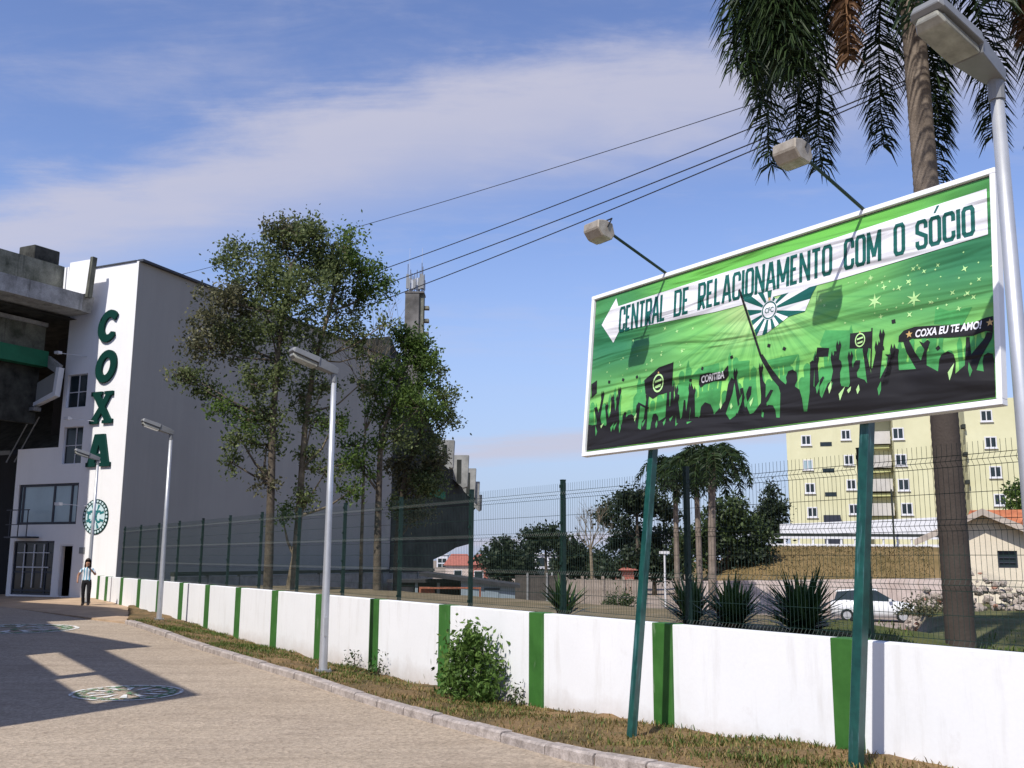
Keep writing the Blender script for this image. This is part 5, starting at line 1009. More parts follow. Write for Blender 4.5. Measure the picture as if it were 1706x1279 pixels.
leafy('leafy_bush', 'leafy green bush growing against the white wall in front of a green pillar', q.x, q.y, bz, [(*ang(-.15, 0, .62), .27, 26, 26), (*ang(.2, 0, .5), .24, 20, 24), (*ang(-.3, .05, .42), .26, 22, 24), (*ang(.05, -.05, .28), .30, 26, 26), (*ang(-.42, 0, .18), .2, 12, 22), (*ang(.48, .05, .28), .16, 9, 20), (*ang(.42, 0, .12), .18, 10, 22), (*ang(-.2, 0, .85), .15, 10, 20), (*ang(0.15, .05, .78), .14, 8, 18), (*ang(.5, .1, .55), .12, 6, 16)], 0.085, L_bush, 'bush')
for (px, py, lab) in ((588, 1100, 'small dark weed at the foot of the wall right of the second lamp'), (637, 1115, 'low weed beside a green pillar left of the bush'), (860, 1165, 'sparse weed at the wall between the bush and a green pillar')):
    p = at(px, py, {588: 18.0, 637: 17.2, 860: 13.7}[px]); s_, o_ = to_so(p.x, p.y); p = so(s_, -0.2); leafy('weed', lab, p.x, p.y, verge_z(s_, -.2), [(0, 0, .1, .12, 7, 9), (.03, .03, .25, .07, 4, 7), (-.06, 0, .06, .1, 5, 9)], 0.06, L_mid, 'weed', 'weeds along the wall')

# grass
def grass(name, pts, h, mt, wid=0.006):
    n = len(pts); a = nrg.uniform(0, 2 * math.pi, n); hh_ = h * nrg.uniform(.45, 1.2, n); le = nrg.uniform(.1, .8, n); d = np.stack([np.cos(a) * le, np.sin(a) * le, np.ones(n)], 1); w = np.stack([-np.sin(a), np.cos(a), np.zeros(n)], 1) * wid
    p = pts; q = p + d * hh_[:, None] * .6; r_ = q + (d + np.stack([np.cos(a) * .5, np.sin(a) * .5, -0.2 * np.ones(n)], 1)) * hh_[:, None] * .4
    return tag(link(name, strips(name, np.stack([np.stack([p - w, p + w], 1), np.stack([q - w * .8, q + w * .8], 1), np.stack([r_ - w * .1, r_ + w * .1], 1)], 1)), mt), kind='stuff')
def patchy(s, o): return 0.5 + 0.5 * math.sin(s * 1.7 + 2.1 * math.sin(o * 2.3 + s * .6)) * math.cos(o * 3.1 + s * .9)
G1, G2 = [], []
while len(G1) + len(G2) < 30000:
    s_ = -4 + 25.5 * rnd.random() ** 1.25; o_ = rnd.uniform(KO + 0.03, -0.02); k = patchy(s_, o_); g_ = 0.42 + 0.4 * smooth(6, 14, s_)
    if rnd.random() > 0.06 + 0.94 * k ** 1.6: continue
    p = so(s_, o_, verge_z(s_, o_) - 0.01); (G2 if rnd.random() < g_ * k * 1.3 else G1).append(tuple(p))
grass('dry_grass', np.array(G1), 0.055, L_grassdry); grass('green_grass', np.array(G2), 0.06, L_grass)
G3 = []
for k in range(9000):
    s_ = rnd.uniform(-9, 4); o_ = 0.6 + 10 * rnd.random() ** 1.3;
    if s_ > 1.5 and rnd.random() > 0.25: continue
    p = so(s_, o_); G3.append((p.x, p.y, terrain(p.x, p.y) - 0.01))
grass('yard_grass', np.array(G3), 0.085, L_grass, 0.008)
# ------------------------------------------------------------------ yard, far buildings and trees
M['panelwall'] = mat('grey_concrete_panel', (0.16, 0.165, 0.165), 0.9, 0.25, 1.5, 0.2, 20, col2=(0.27, 0.275, 0.275)); M['darktop'] = mat('dark_wall_cap', (0.03, 0.035, 0.03), 0.8, 0.3)
# panel wall at the foot of the grey building
A_, B_ = at(300, 957, 31), at(665, 957, 46); A_ = CORNER + FN * 0.0 + SDW * 0.8 - FD * 2.2
B_ = A_ + SDW * 22; L_ = (B_ - A_).length
pw = thing('panel_wall', 'low grey concrete panel wall with dark cap at the foot of the grey building', 'wall', (A_.x, A_.y, -1.3), (0, 0, math.atan2(SDW.y, SDW.x)))
n = 11
for i in range(n):
    x0, x1 = L_ * i / n, L_ * (i + 1) / n; MB().box((x0 + 0.09, -0.03, 0), (x1 - 0.09, 0.03, 2.28)).build('concrete_panel', M['panelwall'], pw); MB().box((x0 - 0.085, -0.08, 0), (x0 + 0.085, 0.08, 2.32)).build('post', M['panelwall'], pw)
MB().box((-0.1, -0.1, 2.325), (L_, 0.1, 2.47)).build('cap', M['darktop'], pw)

# rear stand of the stadium: dark flank with concrete rib heads stepping away
rs = thing('rear_stand', 'dark flank of the stadium stand with stepped concrete rib heads against the sky', 'grandstand', (0, 0, 0))
prof = []
E0 = CORNER + SDW * 21.6; 
def rsp(px, py):   # point on the flank plane
    n_ = Vector((math.cos(R(24)), -math.sin(R(24)), 0)); r = FW + RT * ((px - PW / 2) / FPX) - UP * ((py - PH / 2) / FPX); t = (E0 - Vector((0, 0, EYE))).dot(n_) / r.dot(n_); return Vector((0, 0, EYE)) + r * t
pl = [(650, 560), (690, 650), (735, 745), (762, 795), (783, 840), (786, 905), (760, 912), (738, 925), (722, 932), (722, 962), (650, 975)]
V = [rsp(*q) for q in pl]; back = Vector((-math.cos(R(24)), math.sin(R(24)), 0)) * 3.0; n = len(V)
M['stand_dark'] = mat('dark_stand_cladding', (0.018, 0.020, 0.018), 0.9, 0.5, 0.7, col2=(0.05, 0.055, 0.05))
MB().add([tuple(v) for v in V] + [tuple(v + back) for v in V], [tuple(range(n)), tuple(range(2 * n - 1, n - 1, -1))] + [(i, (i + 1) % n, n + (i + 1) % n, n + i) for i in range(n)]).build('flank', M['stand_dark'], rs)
for k, (x0, y0, x1, y1) in enumerate(((726, 733, 757, 778), (750, 758, 781, 810), (768, 780, 793, 828), (782, 802, 799, 838), (786, 824, 803, 849))):
    Y = 62 + 3.2 * k; a, b = at(x0, y1, Y), at(x1, y0, Y); w = b.x - a.x
    m = MB(); m.prism([(a.x, b.z), (b.x, b.z), (b.x - w * .06, a.z), (b.x - w * .3, a.z - 0.1), (a.x - w * .1, a.z + (b.z - a.z) * .35)], Y, Y + 0.8); m.build('rib_head', M['concrete_rib'], rs)
    m = MB(); c0 = Vector((a.x + w * .2, Y + .4, a.z)); c1 = Vector((a.x - 3.2, Y + .4, a.z + 2.2)); m.beam(c0, c1, 0.5, 0.9); m.build('rib_beam', M['stand_dark'], rs)
    if k < 4: m = MB(); m.box((a.x + w * .35, Y - 0.02, a.z + .2), (a.x + w * .6, Y - 0.002, b.z - .3)); m.build('rib_recess', M['stand_dark'], rs)
a, b = rsp(700, 812), rsp(738, 826); m = MB(); m.beam(a + Vector((.12, -.06, 0)), b + Vector((.12, -.06, 0)), 0.1, 0.5); m.build('green_board', M['stand_green'], rs)

# antenna tower
M['tower'] = mat('grimy_tower_concrete', (0.10, 0.095, 0.09), 0.9, 0.35, 0.7, col2=(0.20, 0.19, 0.18))
Y = 66; a, b = at(673, 640, Y), at(707, 492, Y); tw = thing('antenna_tower', 'square concrete tower crowned with mobile phone antennas', 'tower', ((a.x + b.x) / 2, Y, 0)); w = (b.x - a.x) / 2
MB().box((-w, -w, -1.2), (w * .55, w, b.z)).build('shaft', M['tower'], tw, bevel=0.03); MB().box((w * .56, -w * .7, -1.2), (w, w * .7, b.z)).build('ladder_shaft', M['concrete_dark'], tw)
MB().box((-w * 1.06, -w * 1.06, b.z + .002), (w * 1.06, w * 1.06, b.z + 0.12)).build('cap_slab', M['tower'], tw)
for i, (x, y, h) in enumerate(((-.8, -.6, 2.0), (-.45, .2, 1.5), (-.05, -.6, 1.3), (.35, .3, 1.2), (.72, -.5, 2.1), (.95, .1, 1.4), (-.62, .5, 1.8), (.15, .0, 1.7), (.5, -.3, 1.6), (-.25, -.2, 1.2), (.85, -.7, 1.8))):
    p = MB(); p.tube([(x * w, y * w, b.z + .12), (x * w, y * w, b.z + .12 + h)], 0.025, 6); an = p.build('mast', M['tower'], tw); MB().box((x * w - .09, y * w - .2, b.z + .35), (x * w + .09, y * w - .06, b.z + .35 + h * .5)).build('antenna', M['galv'] if i % 2 else M['lamp_body'], an)
for x in (-.7, .68): MB().tube([(x * w, 0, b.z + .1), (x * w, 0, b.z + 3.4)], 0.012, 5).build('whip_aerial', M['galv'], tw)
for k in range(5): MB().box((w + .002, -.25, b.z - 1.0 - .9 * k), (w + .35, .25, b.z - .8 - .9 * k)).build('side_bracket', M['concrete_dark'], tw)

# yard: goal, shed, low buildings
M['rust'] = mat('rusty_orange_paint', (0.28, 0.10, 0.055), 0.8, 0.35, 5); M['shed'] = mat('blue_grey_shed_wall', (0.20, 0.25, 0.28), 0.85, 0.15, 2); M['shed_roof'] = mat('dark_shed_roof', (0.035, 0.035, 0.038), 0.9, 0.3); M['brickdark'] = mat('dark_block_wall', (0.07, 0.062, 0.055), 0.95, 0.3, 4)
Y = 45; a, b = at(700, 979, Y), at(800, 979, Y); gz = terrain(a.x, Y)
gl = thing('football_goal', 'rusty orange football goal frame in the yard behind the wall', 'goal', ((a.x + b.x) / 2, Y, gz)); w = (b.x - a.x) / 2; h = a.z - gz
for x in (-w, w): MB().box((x - .04, -.04, 0), (x + .04, .04, h - .04)).build('goal_post', M['rust'], gl)
MB().box((-w - .04, -.04, h - .039), (w + .04, .04, h + .04)).build('crossbar', M['rust'], gl)
m = MB()
for x in (-w, w): m.beam((x, .045, h - .05), (x, 1.0, 0.02), .05, .05)
m.beam((-w + .03, 1.0, .03), (w - .03, 1.0, .03), .05, .05); m.build('rear_frame', M['rust'], gl)
Y = 49; a, b = at(768, 963, Y), at(858, 976, Y); gz = terrain(a.x, Y); sh = thing('shed', 'low blue-grey shed with a dark sloping roof beyond the goal', 'shed', (a.x, Y, gz)); w = b.x - a.x; h0, h1 = a.z - gz, b.z - gz
MB().prism([(0, 0), (w, 0), (w, h1 - .06), (0, h0 - .06)], 0, 4).build('wall', M['shed'], sh)
m = MB(); m.prism([(-2.0, h0 - .06 + .16), (w + .25, h1 - .09), (w + .25, h1 + .05), (-2.0, h0 + .28)], -.3, 4.3); m.build('roof', M['shed_roof'], sh)
MB().box((w * .45, -.04, 0), (w * .70, -.002, 1.25)).build('door', M['shed'], sh); MB().box((w * .43, -.05, 1.26), (w * .72, -.002, 1.34)).build('door_lintel', M['shed_roof'], sh)
Y = 51; a, b = at(655, 962, Y), at(766, 968, Y); gz = terrain(a.x, Y); lb = thing('lean_to', 'dark open lean-to with red boards behind the football goal', 'shed', (a.x, Y, gz)); w = b.x - a.x; h = b.z - gz
MB().box((0, 2.4, 0), (w - .05, 2.6, h - .1)).build('back_wall', M['brickdark'], lb); MB().box((-.3, -.2, h - .08), (w - .05, 2.7, h + .06)).build('roof', M['shed_roof'], lb)
for x in (.1, w * .33, w * .66): MB().box((x, 0, 0), (x + .14, .14, h - .085)).build('post', M['shed'], lb)
MB().box((w * .34, .3, h - .75), (w * .62, .36, h - .35)).build('red_board', M['rust'], lb); MB().box((.3, .3, 0), (w * .3, .36, h - .3)).build('grey_board', M['panelwall'], lb)
# rough block wall and plank fence across the yard
Y = 62; a, b = at(858, 958, Y), at(934, 958, Y); gz = terrain(a.x, Y); bw = thing('block_wall', 'dark rough block wall between the shed and the plank fence', 'wall', (a.x, Y, gz)); MB().box((0, 0, -.3), (b.x - a.x, .25, a.z - gz)).build('wall', M['brickdark'], bw)
for x in (.7, 1.9): MB().box((x, -.12, -.3), (x + .12, -.002, a.z - gz + .15)).build('post', M['panelwall'], bw)
M['plank'] = mat('weathered_plank', (0.27, 0.22, 0.18), 0.9, 0.3, 3, col2=(0.40, 0.34, 0.29))
Y = 64; a, b = at(936, 964, Y), at(1072, 966, Y); gz = terrain(a.x, Y); pf_ = thing('plank_fence', 'weathered pale plank fence across the yard before the dark trees', 'fence', (a.x, Y, gz)); w = b.x - a.x; N = 34
me = MB().box((-.058, 0, -.2), (.058, .03, 1.0)).mesh('plank'); hgt = a.z - gz
for i in range(N): o = link('plank', me, M['plank'], pf_, loc=((i + .5) * w / N, rnd.uniform(-.01, .01), 0)); o.scale = (w / N / .13, 1, hgt * rnd.uniform(.96, 1.03))
for z in (.3, .85): MB().box((0, .035, z * hgt), (w, .08, z * hgt + .1)).build('rail', M['plank'], pf_)
for i in range(5): MB().box((w * i / 4 - .09, -.1, -.2), (w * i / 4 + .09, -.015, hgt * 1.12)).build('post', M['plank'], pf_)
# bank terrace wall
M['pinkwall'] = mat('pale_pinkish_render', (0.50, 0.40, 0.35), 0.9, 0.18, 0.8, 0.2, 12, col2=(0.62, 0.53, 0.48), fine=0.1)
Y = 56; a, b = at(1135, 968, Y), at(1580, 968, Y); gz = -1.25; tw_ = thing('terrace_wall', 'long pale pinkish retaining wall below the dry grass bank', 'wall', (a.x, Y, gz)); w = b.x - a.x
for i in range(9): MB().prism([(w * i / 9 + .02, 0), (w * (i + 1) / 9 - .02, 0), (w * (i + 1) / 9 - .02, (i + 1) / 9 * .25 + a.z - gz), (w * i / 9 + .02, i / 9 * .25 + a.z - gz)], 0, .3).build('wall_panel', M['pinkwall'], tw_)
for i in range(10): MB().box((w * i / 9 - .018, -.03, 0), (w * i / 9 + .018, .31, a.z - gz + .25 * i / 9)).build('joint_post', M['pinkwall'], tw_)
G4 = []
for k in range(14000):
    y_ = rnd.uniform(57, 71); x_ = y_ * rnd.uniform(.215, .42); G4.append((x_, y_, terrain(x_, y_) - .03))
L_bank = leafmat('bank_grass_blades', (0.06, 0.065, 0.02), (0.25, 0.175, 0.08), trans=0.3)
grass('bank_grass', np.array(G4), .13, L_bank, .022)
# white wall with balustrade on top of the bank
M['whitewash'] = mat('whitewashed_wall', (0.74, 0.74, 0.76), 0.8, 0.06, 1)
Y = 74; a, b = at(1300, 873, Y), at(1640, 858, Y); z0 = at(1300, 893, Y).z; ww = thing('garden_wall', 'long white wall below the yellow-green apartment block', 'wall', (a.x, Y, 2.5)); w = b.x - a.x
for i in range(8): x0, x1 = w * i / 8, w * (i + 1) / 8; MB().prism([(x0 + .015, z0 - 2.5), (x1 - .015, z0 - 2.5), (x1 - .015, a.z - 2.5 + (b.z - a.z) * (i + 1) / 8), (x0 + .015, a.z - 2.5 + (b.z - a.z) * i / 8)], 0, .25).build('wall_panel', M['whitewash'], ww)
Y = 71; a, b = at(1284, 893, Y), at(1590, 893, Y); bs = thing('balustrade', 'low white balustrade along the top of the dry grass bank', 'fence', (a.x, Y, 2.4)); w = b.x - a.x; zz0 = at(1284, 912, Y).z - 2.4; zz1 = a.z - 2.4
MB().box((0, 0, zz1 - .16), (w, .2, zz1)).build('top_rail', M['whitewash'], bs); MB().box((0, 0.01, zz0 - .4), (w, .19, zz0 + .28)).build('kick_wall', M['whitewash'], bs)
for i in range(14): MB().box((w * i / 13 - .06, .04, zz0 + .282), (w * i / 13 + .06, .16, zz1 - .162)).build('baluster', M['whitewash'], bs)
MB().box((0, .3, zz1 - .02), (w, .36, zz1 + .22)).build('dark_rail', M['darktop'], bs)

# apartment block
M['apt'] = mat('yellow_green_render', (0.60, 0.575, 0.36), 0.9, 0.06, 0.3, col2=(0.65, 0.63, 0.42)); weather(M['apt'], 0.3, 0.7, 0.08, (0.38, 0.37, 0.24), 0.5, 0.75); M['apt_band'] = mat('lime_render_band', (0.50, 0.50, 0.24), 0.9, 0.08, 0.3); M['balc'] = mat('grey_lilac_balcony', (0.50, 0.48, 0.46), 0.85, 0.12, 0.6)
Y = 108; gz = 2.7; x0 = at(1313, 800, Y).x; x1 = at(1443, 800, Y).x; x2 = at(1492, 800, Y).x; x3 = at(1562, 800, Y).x; x4 = at(1698, 800, Y).x; xr = at(1612, 800, Y).x
APR = R(-16); APX = Vector((math.cos(APR), math.sin(APR), 0)); APN = Vector((-APX.y, APX.x, 0)); AP0 = Vector((x0, Y, 0))
def aphit(px, py):
    r = FW + RT * ((px - PW / 2) / FPX) - UP * ((py - PH / 2) / FPX); t = (AP0 - Vector((0, 0, EYE))).dot(APN) / r.dot(APN); return Vector((0, 0, EYE)) + r * t
ap = thing('apartment_block', 'yellow-green apartment block with rows of small windows on the hill', 'apartment building', (x0, Y, gz), (0, 0, APR)); zt = aphit(1690, 664).z - gz
X = lambda px: (aphit(px, 800) - AP0).dot(APX)
Zp = lambda py, px=1400: aphit(px, py).z - gz
MB().box((0, 0, 0), (X(1443), 14, zt)).build('left_wing', M['apt'], ap); MB().box((X(1492), -.6, 0), (X(1562), 14, zt)).build('middle_wing', M['apt'], ap); MB().box((X(1562) + .02, 3.2, 0), (X(1612) - .02, 14, zt)).build('light_well', M['balc'], ap); MB().box((X(1612), -0.8, 0), (X(1698), 14, zt)).build('right_wing', M['apt'], ap)
MB().box((X(1443) + .02, 2.5, 0), (X(1492) - .02, 14, zt)).build('stair_wall', M['apt'], ap)
MB().box((-.2, -.3, zt + .003), (X(1562), 14.2, zt + .3)).build('roof', M['balc'], ap)
for py in (720, 760, 800, 841): MB().box((X(1447), 1.2, Zp(py + 17, 1468)), (X(1489), 2.49, Zp(py - 4, 1468))).build('balcony', M['balc'], ap); 
for py in (742, 783, 823, 862): MB().box((X(1449), 1.5, Zp(py + 2, 1468)), (X(1487), 2.49, Zp(py - 3, 1468))).build('stair_band', M['apt_band'], ap)
def awin(px, py, w, h, y, dark=True, sill=True):
    x, z = X(px), Zp(py, px); f = MB(); t = .12
    f.box((x - w / 2, y - .06, z - h / 2), (x - w / 2 + t, y - .004, z + h / 2)); f.box((x + w / 2 - t, y - .06, z - h / 2), (x + w / 2, y - .004, z + h / 2)); f.box((x - w / 2 + t, y - .06, z + h / 2 - t), (x + w / 2 - t, y - .004, z + h / 2)); f.box((x - w / 2 + t, y - .06, z - h / 2), (x + w / 2 - t, y - .004, z - h / 2 + t)); f.box((x - .05, y - .05, z - h / 2 + t), (x + .05, y - .004, z + h / 2 - t))
    f.box((x - w / 2 - .08, y - .16, z - h / 2 - .1), (x + w / 2 + .08, y - .003, z - h / 2 - .001)); wd = f.build('window', M['frame_light'], ap); MB().box((x - w / 2 + .05, y - .03, z - h / 2 + .05), (x + w / 2 - .05, y - .008, z + h / 2 - .05)).build('pane', M['glass_dark'] if dark else M['glass_pale'], wd)
for c, px in enumerate((1346, 1347, 1349, 1351)): awin(px, (733, 774, 813, 853)[c], 1.05, 1.1, 0, c != 1)
for px, py in ((1379, 739), (1381, 783), (1383, 823)): MB().box((X(px) - .6, -.04, Zp(py) - .22), (X(px) + .6, -.003, Zp(py) + .22)).build('slit_window', M['glass_dark'], ap)
MB().box((X(1369), -.5, 0), (X(1397), -.003, Zp(858))).build('entrance', M['frame_dark'], ap)
for c, px in enumerate((1413, 1416, 1418, 1420)): awin(px, (724, 766, 807, 848)[c], 1.0, 1.1, 0)
for c, px in enumerate((1500, 1502, 1504, 1507)): awin(px, (723, 767, 808, 848)[c], 1.15, 1.25, -.6)
for c, px in enumerate((1649, 1653, 1657, 1661)): awin(px, (694, 738, 787, 833)[c], 1.15, 1.2, -0.8)
for c, py in enumerate((712, 758, 804)): MB().box((X(1606), -1.4, Zp(py, 1612) - .2), (X(1612) - .01, -0.2, Zp(py, 1612) + .2)).build('ledge', M['darktop'], ap)
MB().box((X(1556), -.75, 0), (X(1560), -.62, zt)).build('down_pipe', M['rust'], ap)
lp = thing('utility_pole', 'thin dark pole standing before the apartment stair', 'pole', (at(1488, 870, 70).x, 70, 2.6)); MB().tube([(0, 0, -.2), (0, 0, at(1488, 815, 70).z - 2.6)], .07, 8).build('pole', M['darktop'], lp)

# small cream house
M['cream'] = mat('cream_house_render', (0.66, 0.58, 0.46), 0.9, 0.08, 1.0, 0.2, 20, fine=0.05); M['tile'] = mat('orange_roof_tiles', (0.42, 0.12, 0.05), 0.85, 0.3, 3, col2=(0.52, 0.19, 0.085), fine=0.15); M['barge'] = mat('grey_barge_board', (0.40, 0.34, 0.29), 0.8, 0.2)
Y = 30; gx = at(1565, 890, Y).x; gz = terrain(gx + 2, Y + 1); hs = thing('small_house', 'small cream house with gable and orange tiled roof right of the big palm trunk', 'house', (gx, Y, gz), (0, 0, R(-23)))
ax = at(1628, 852, Y); el = at(1527, 901, Y); wz = at(1565, 885, Y).z - gz; W_ = 2 * (ax.x - gx); apx = ax.x - gx; apz = ax.z - gz; k = (apz - (el.z - gz)) / (ax.x - el.x)
win_ = at(1667, 932, Y); wx, wzc = win_.x - gx, win_.z - gz
link('gable_wall', shape2d([[(0, -.5), (apx * 2 + .8, -.5), (apx * 2 + .8, apz - k * (apx + .8) - .1), (apx, apz - .1), (0, apz - k * apx - .1)], rect(wx - .26, wzc - .24, wx + .26, wzc + .25)], .16), M['cream'], hs)
MB().box((0, .002, -.5), (.16, 5, apz - k * apx - .12)).build('side_wall', M['cream'], hs)
MB().box((wx - .5, .3, -.2), (wx + .5, .35, wzc + .6)).build('inner_wall', M['void'], hs)
f = MB()
for z in (-.24, -.1, .04, .18): f.box((wx - .22, -.1, wzc + z), (wx + .22, -.06, wzc + z + .03))
f.box((wx - .26, -.12, wzc - .24), (wx - .22, -.05, wzc + .25)); f.box((wx + .22, -.12, wzc - .24), (wx + .26, -.05, wzc + .25)); f.box((wx - .22, -.12, wzc + .21), (wx + .22, -.05, wzc + .25)); wd = f.build('window', M['frame_dark'], hs); MB().box((wx - .22, -.058, wzc - .24), (wx + .22, -.05, wzc + .21)).build('pane', M['glass_dark'], wd)
def roofslab(x0, z0, x1, z1, y0, y1, t, name, m_): return MB().prism([(x0, z0), (x1, z1), (x1, z1 + t), (x0, z0 + t)], y0, y1).build(name, m_, hs)
ex = el.x - gx
roofslab(ex, el.z - gz - .02, apx, apz - .02, -.55, 5, .05, 'roof_left', M['tile']); roofslab(apx + .001, apz - .02, apx + 3.4, apz - k * 3.4 - .02, -.55, 5, .05, 'roof_right', M['tile'])
for (q0, q1) in (((ex, el.z - gz), (apx - .003, apz)), ((apx + .003, apz), (apx + 3.4, apz - k * 3.4))): MB().prism([(q0[0], q0[1] - .15), (q1[0], q1[1] - .15), (q1[0], q1[1] + .04), (q0[0], q0[1] + .04)], -.6, -.553).build('barge_board', M['barge'], hs)
# main roof behind the gable rising to its ridge
rz = at(1700, 852, 33.5).z - gz; MB().add([(apx - .6, 1.0, apz - .75), (apx + 9, 1.0, apz - .75), (apx + 9, 3.5, rz), (apx - .2, 3.5, rz), (apx - .6, 6, apz - .75), (apx + 9, 6, apz - .75)], [(0, 1, 2, 3), (3, 2, 5, 4)]).build('main_roof', M['tile'], hs)
MB().box((apx + .9, .3, -.4), (apx + 8.8, 5.5, apz - .8)).build('main_wall', M['cream'], hs)

# heap of rubble stones before the house
M['stone'] = mat('pale_rubble_stone', (0.30, 0.25, 0.21), 0.95, 0.35, 2.5, 0.4, 14, col2=(0.50, 0.43, 0.37), fine=0.15); M['stone_red'] = mat('reddish_rubble', (0.30, 0.16, 0.11), 0.95, 0.3, 3)
p = at(1620, 1018, 25.5); sp_ = thing('stone_heap', 'heap of pale rubble stones before the small house', 'stone heap', (p.x, p.y, terrain(p.x, p.y)))
sm = []
for k in range(7):
    bm = bmesh.new(); bmesh.ops.create_icosphere(bm, subdivisions=1, radius=1)
    for v in bm.verts: v.co *= rnd.uniform(.7, 1.15)
    me = bpy.data.meshes.new('stone'); bm.to_mesh(me); bm.free(); me.materials.append(M['stone_red'] if k == 6 else M['stone']); sm.append(me)
for k in range(190):
    px = rnd.uniform(1500, 1720); q = at(px, 1015, 25.5 + rnd.uniform(-1.0, 1.0)); hp = .62 * math.exp(-((px - 1640) / 62) ** 2) + .32 + .1 * math.sin(px * .11); s_ = rnd.uniform(.05, .15); z = rnd.random() ** 1.3 * hp
    o = link('stone', sm[k % 7], None, sp_, loc=(q.x - p.x, q.y - p.y + z * .6, terrain(q.x, q.y) - sp_.location.z + z + .02)); o.scale = (s_ * rnd.uniform(.8, 1.4), s_, s_ * rnd.uniform(.55, .95)); o.rotation_euler = (rnd.uniform(-.5, .5), rnd.uniform(-.5, .5), rnd.uniform(0, 6))
# car
M['car'] = mat('white_car_paint', (0.66, 0.67, 0.68), 0.25, 0.03, 2, spec=0.5); M['tyre'] = mat('black_tyre', (0.015, 0.015, 0.015), 0.9, 0.1)
cpx = at(1456, 1010, 47); cz = terrain(cpx.x, cpx.y); car = thing('parked_car', 'white parked hatchback beyond the fence at the foot of the pale terrace wall', 'car', (cpx.x, cpx.y, cz), (0, 0, R(-18)))
def loft(secs):
    m = MB(); n = len(secs[0]); vv = [p for s_ in secs for p in s_]; m.add(vv, [(i * n + j, i * n + (j + 1) % n, (i + 1) * n + (j + 1) % n, (i + 1) * n + j) for i in range(len(secs) - 1) for j in range(n)] + [tuple(range(n - 1, -1, -1)), tuple((len(secs) - 1) * n + j for j in range(n))]); return m
def sec(x, w, zb, zt): return [(x, -w * .92, zb), (x, -w, zb + (zt - zb) * .35), (x, -w * .96, zt - .06), (x, -w * .82, zt), (x, w * .82, zt), (x, w * .96, zt - .06), (x, w, zb + (zt - zb) * .35), (x, w * .92, zb)]
loft([sec(-1.92, .68, .38, .80), sec(-1.86, .76, .24, .92), sec(-1.3, .82, .2, .98), sec(0, .83, .2, .97), sec(.95, .82, .2, .93), sec(1.5, .79, .2, .84), sec(1.85, .72, .26, .72), sec(1.95, .6, .34, .6)]).build('body', M['car'], car, True, 0)
loft([[(-1.75, -.66, .93), (-1.75, .66, .93), (-1.6, .55, 1.35), (-1.6, -.55, 1.35)], [(-.4, -.74, .95), (-.4, .74, .95), (-.45, .6, 1.46), (-.45, -.6, 1.46)], [(.15, -.74, .95), (.15, .74, .95), (.1, .58, 1.43), (.1, -.58, 1.43)], [(.98, -.68, .90), (.98, .68, .90), (.92, .62, .94), (.92, -.62, .94)]]).build('cabin', M['glass_dark'], car)
loft([[(-1.66, -.56, 1.34), (-1.66, .56, 1.34), (-1.62, .55, 1.38), (-1.62, -.55, 1.38)], [(-.45, -.615, 1.455), (-.45, .615, 1.455), (-.45, .58, 1.49), (-.45, -.58, 1.49)], [(.18, -.585, 1.40), (.18, .585, 1.40), (.12, .56, 1.46), (.12, -.56, 1.46)]]).build('roof', M['car'], car)
for x in (-.45,): 
    for s_ in (-1, 1): MB().beam((x, s_ * .76, .95), (x, s_ * .61, 1.45), .07, .03).build('pillar', M['car'], car)
for x in (-1.2, 1.2):
    for s_ in (-1, 1):
        wv = MB().tube([(x, s_ * .68, .29), (x, s_ * .835, .29)], .29, 18).build('wheel', M['tyre'], car); MB().tube([(x, s_ * .836, .29), (x, s_ * .845, .29)], .18, 12).build('rim', M['galv'], wv)
for s_ in (-1, 1): MB().box((1.80, s_ * .42, .58), (1.90, s_ * .66, .70)).build('headlight', M['lamp_lens'], car); MB().box((.62, s_ * .80, .94), (.74, s_ * .95, 1.06)).build('mirror', M['car'], car)

for (px, py, Y_, r_, lab) in ((1480, 1038, 24, .35, 'dry weeds between the parked car and the wall'), (1540, 1036, 24, .3, 'weedy clump left of the stone heap'), (1425, 1040, 23, .3, 'small weeds behind the thick sign pole')):
    p = at(px, py, Y_); leafy('shrub', lab, p.x, p.y, terrain(p.x, p.y), [(0, 0, r_ * .6, r_, 16, 22), (r_ * 1.3, 0, r_ * .4, r_ * .8, 12, 20), (-r_ * 1.4, 0, r_ * .4, r_ * .8, 12, 20)], .09, L_mid if px < 1500 else L_brownish, 'shrub', 'weeds in the yard')
# far trees
def ftree(name, lab, px, py, Y, clusters, trunk, mt, tr=.25, leaf=.5, bark='bark', group='trees beyond the yard', twig=False):
    return tree(name, lab, (px, py), Y, clusters, trunk, [mt, L_mid, L_green], M[bark], group, leaf, 'tree', tr, twig)
ftree('umbrella_pine', 'flat-topped dark pine standing clear above the others left of the thin sign pole', 1062, 960, 88, [(1040, 838, (2.0, 1.6, .75), 0, 26, 60, 0), (1085, 845, (1.9, 1.6, .8), 0, 24, 60, 0), (1062, 828, (1.7, 1.5, .55), 0, 18, 60, 0), (1015, 858, (1.0, 1, .65), 0, 12, 55, 0), (1118, 858, (.9, 1, .6), 0, 9, 55, 0), (1035, 872, (.8, .8, .4), 0, 8, 40, 0)], [(1062, 955, 0), (1062, 900, 0), (1061, 860, 0), (1062, 838, 0)], L_dark, .22, .34)
ftree('umbrella_pine', 'lower dark pine just beneath the flat-topped pine', 1060, 960, 92, [(1050, 895, (2.4, 1.8, .9), 0, 30, 60, 0), (1090, 905, (2.0, 1.6, 1.0), 0, 24, 60, 0), (1030, 910, (1.4, 1.4, .6), 0, 14, 55, 0), (1110, 890, (1.2, 1.2, .8), 0, 12, 55, 0)], [(1060, 955, 0), (1058, 925, 0), (1056, 900, 0)], L_dark, .22, .34)
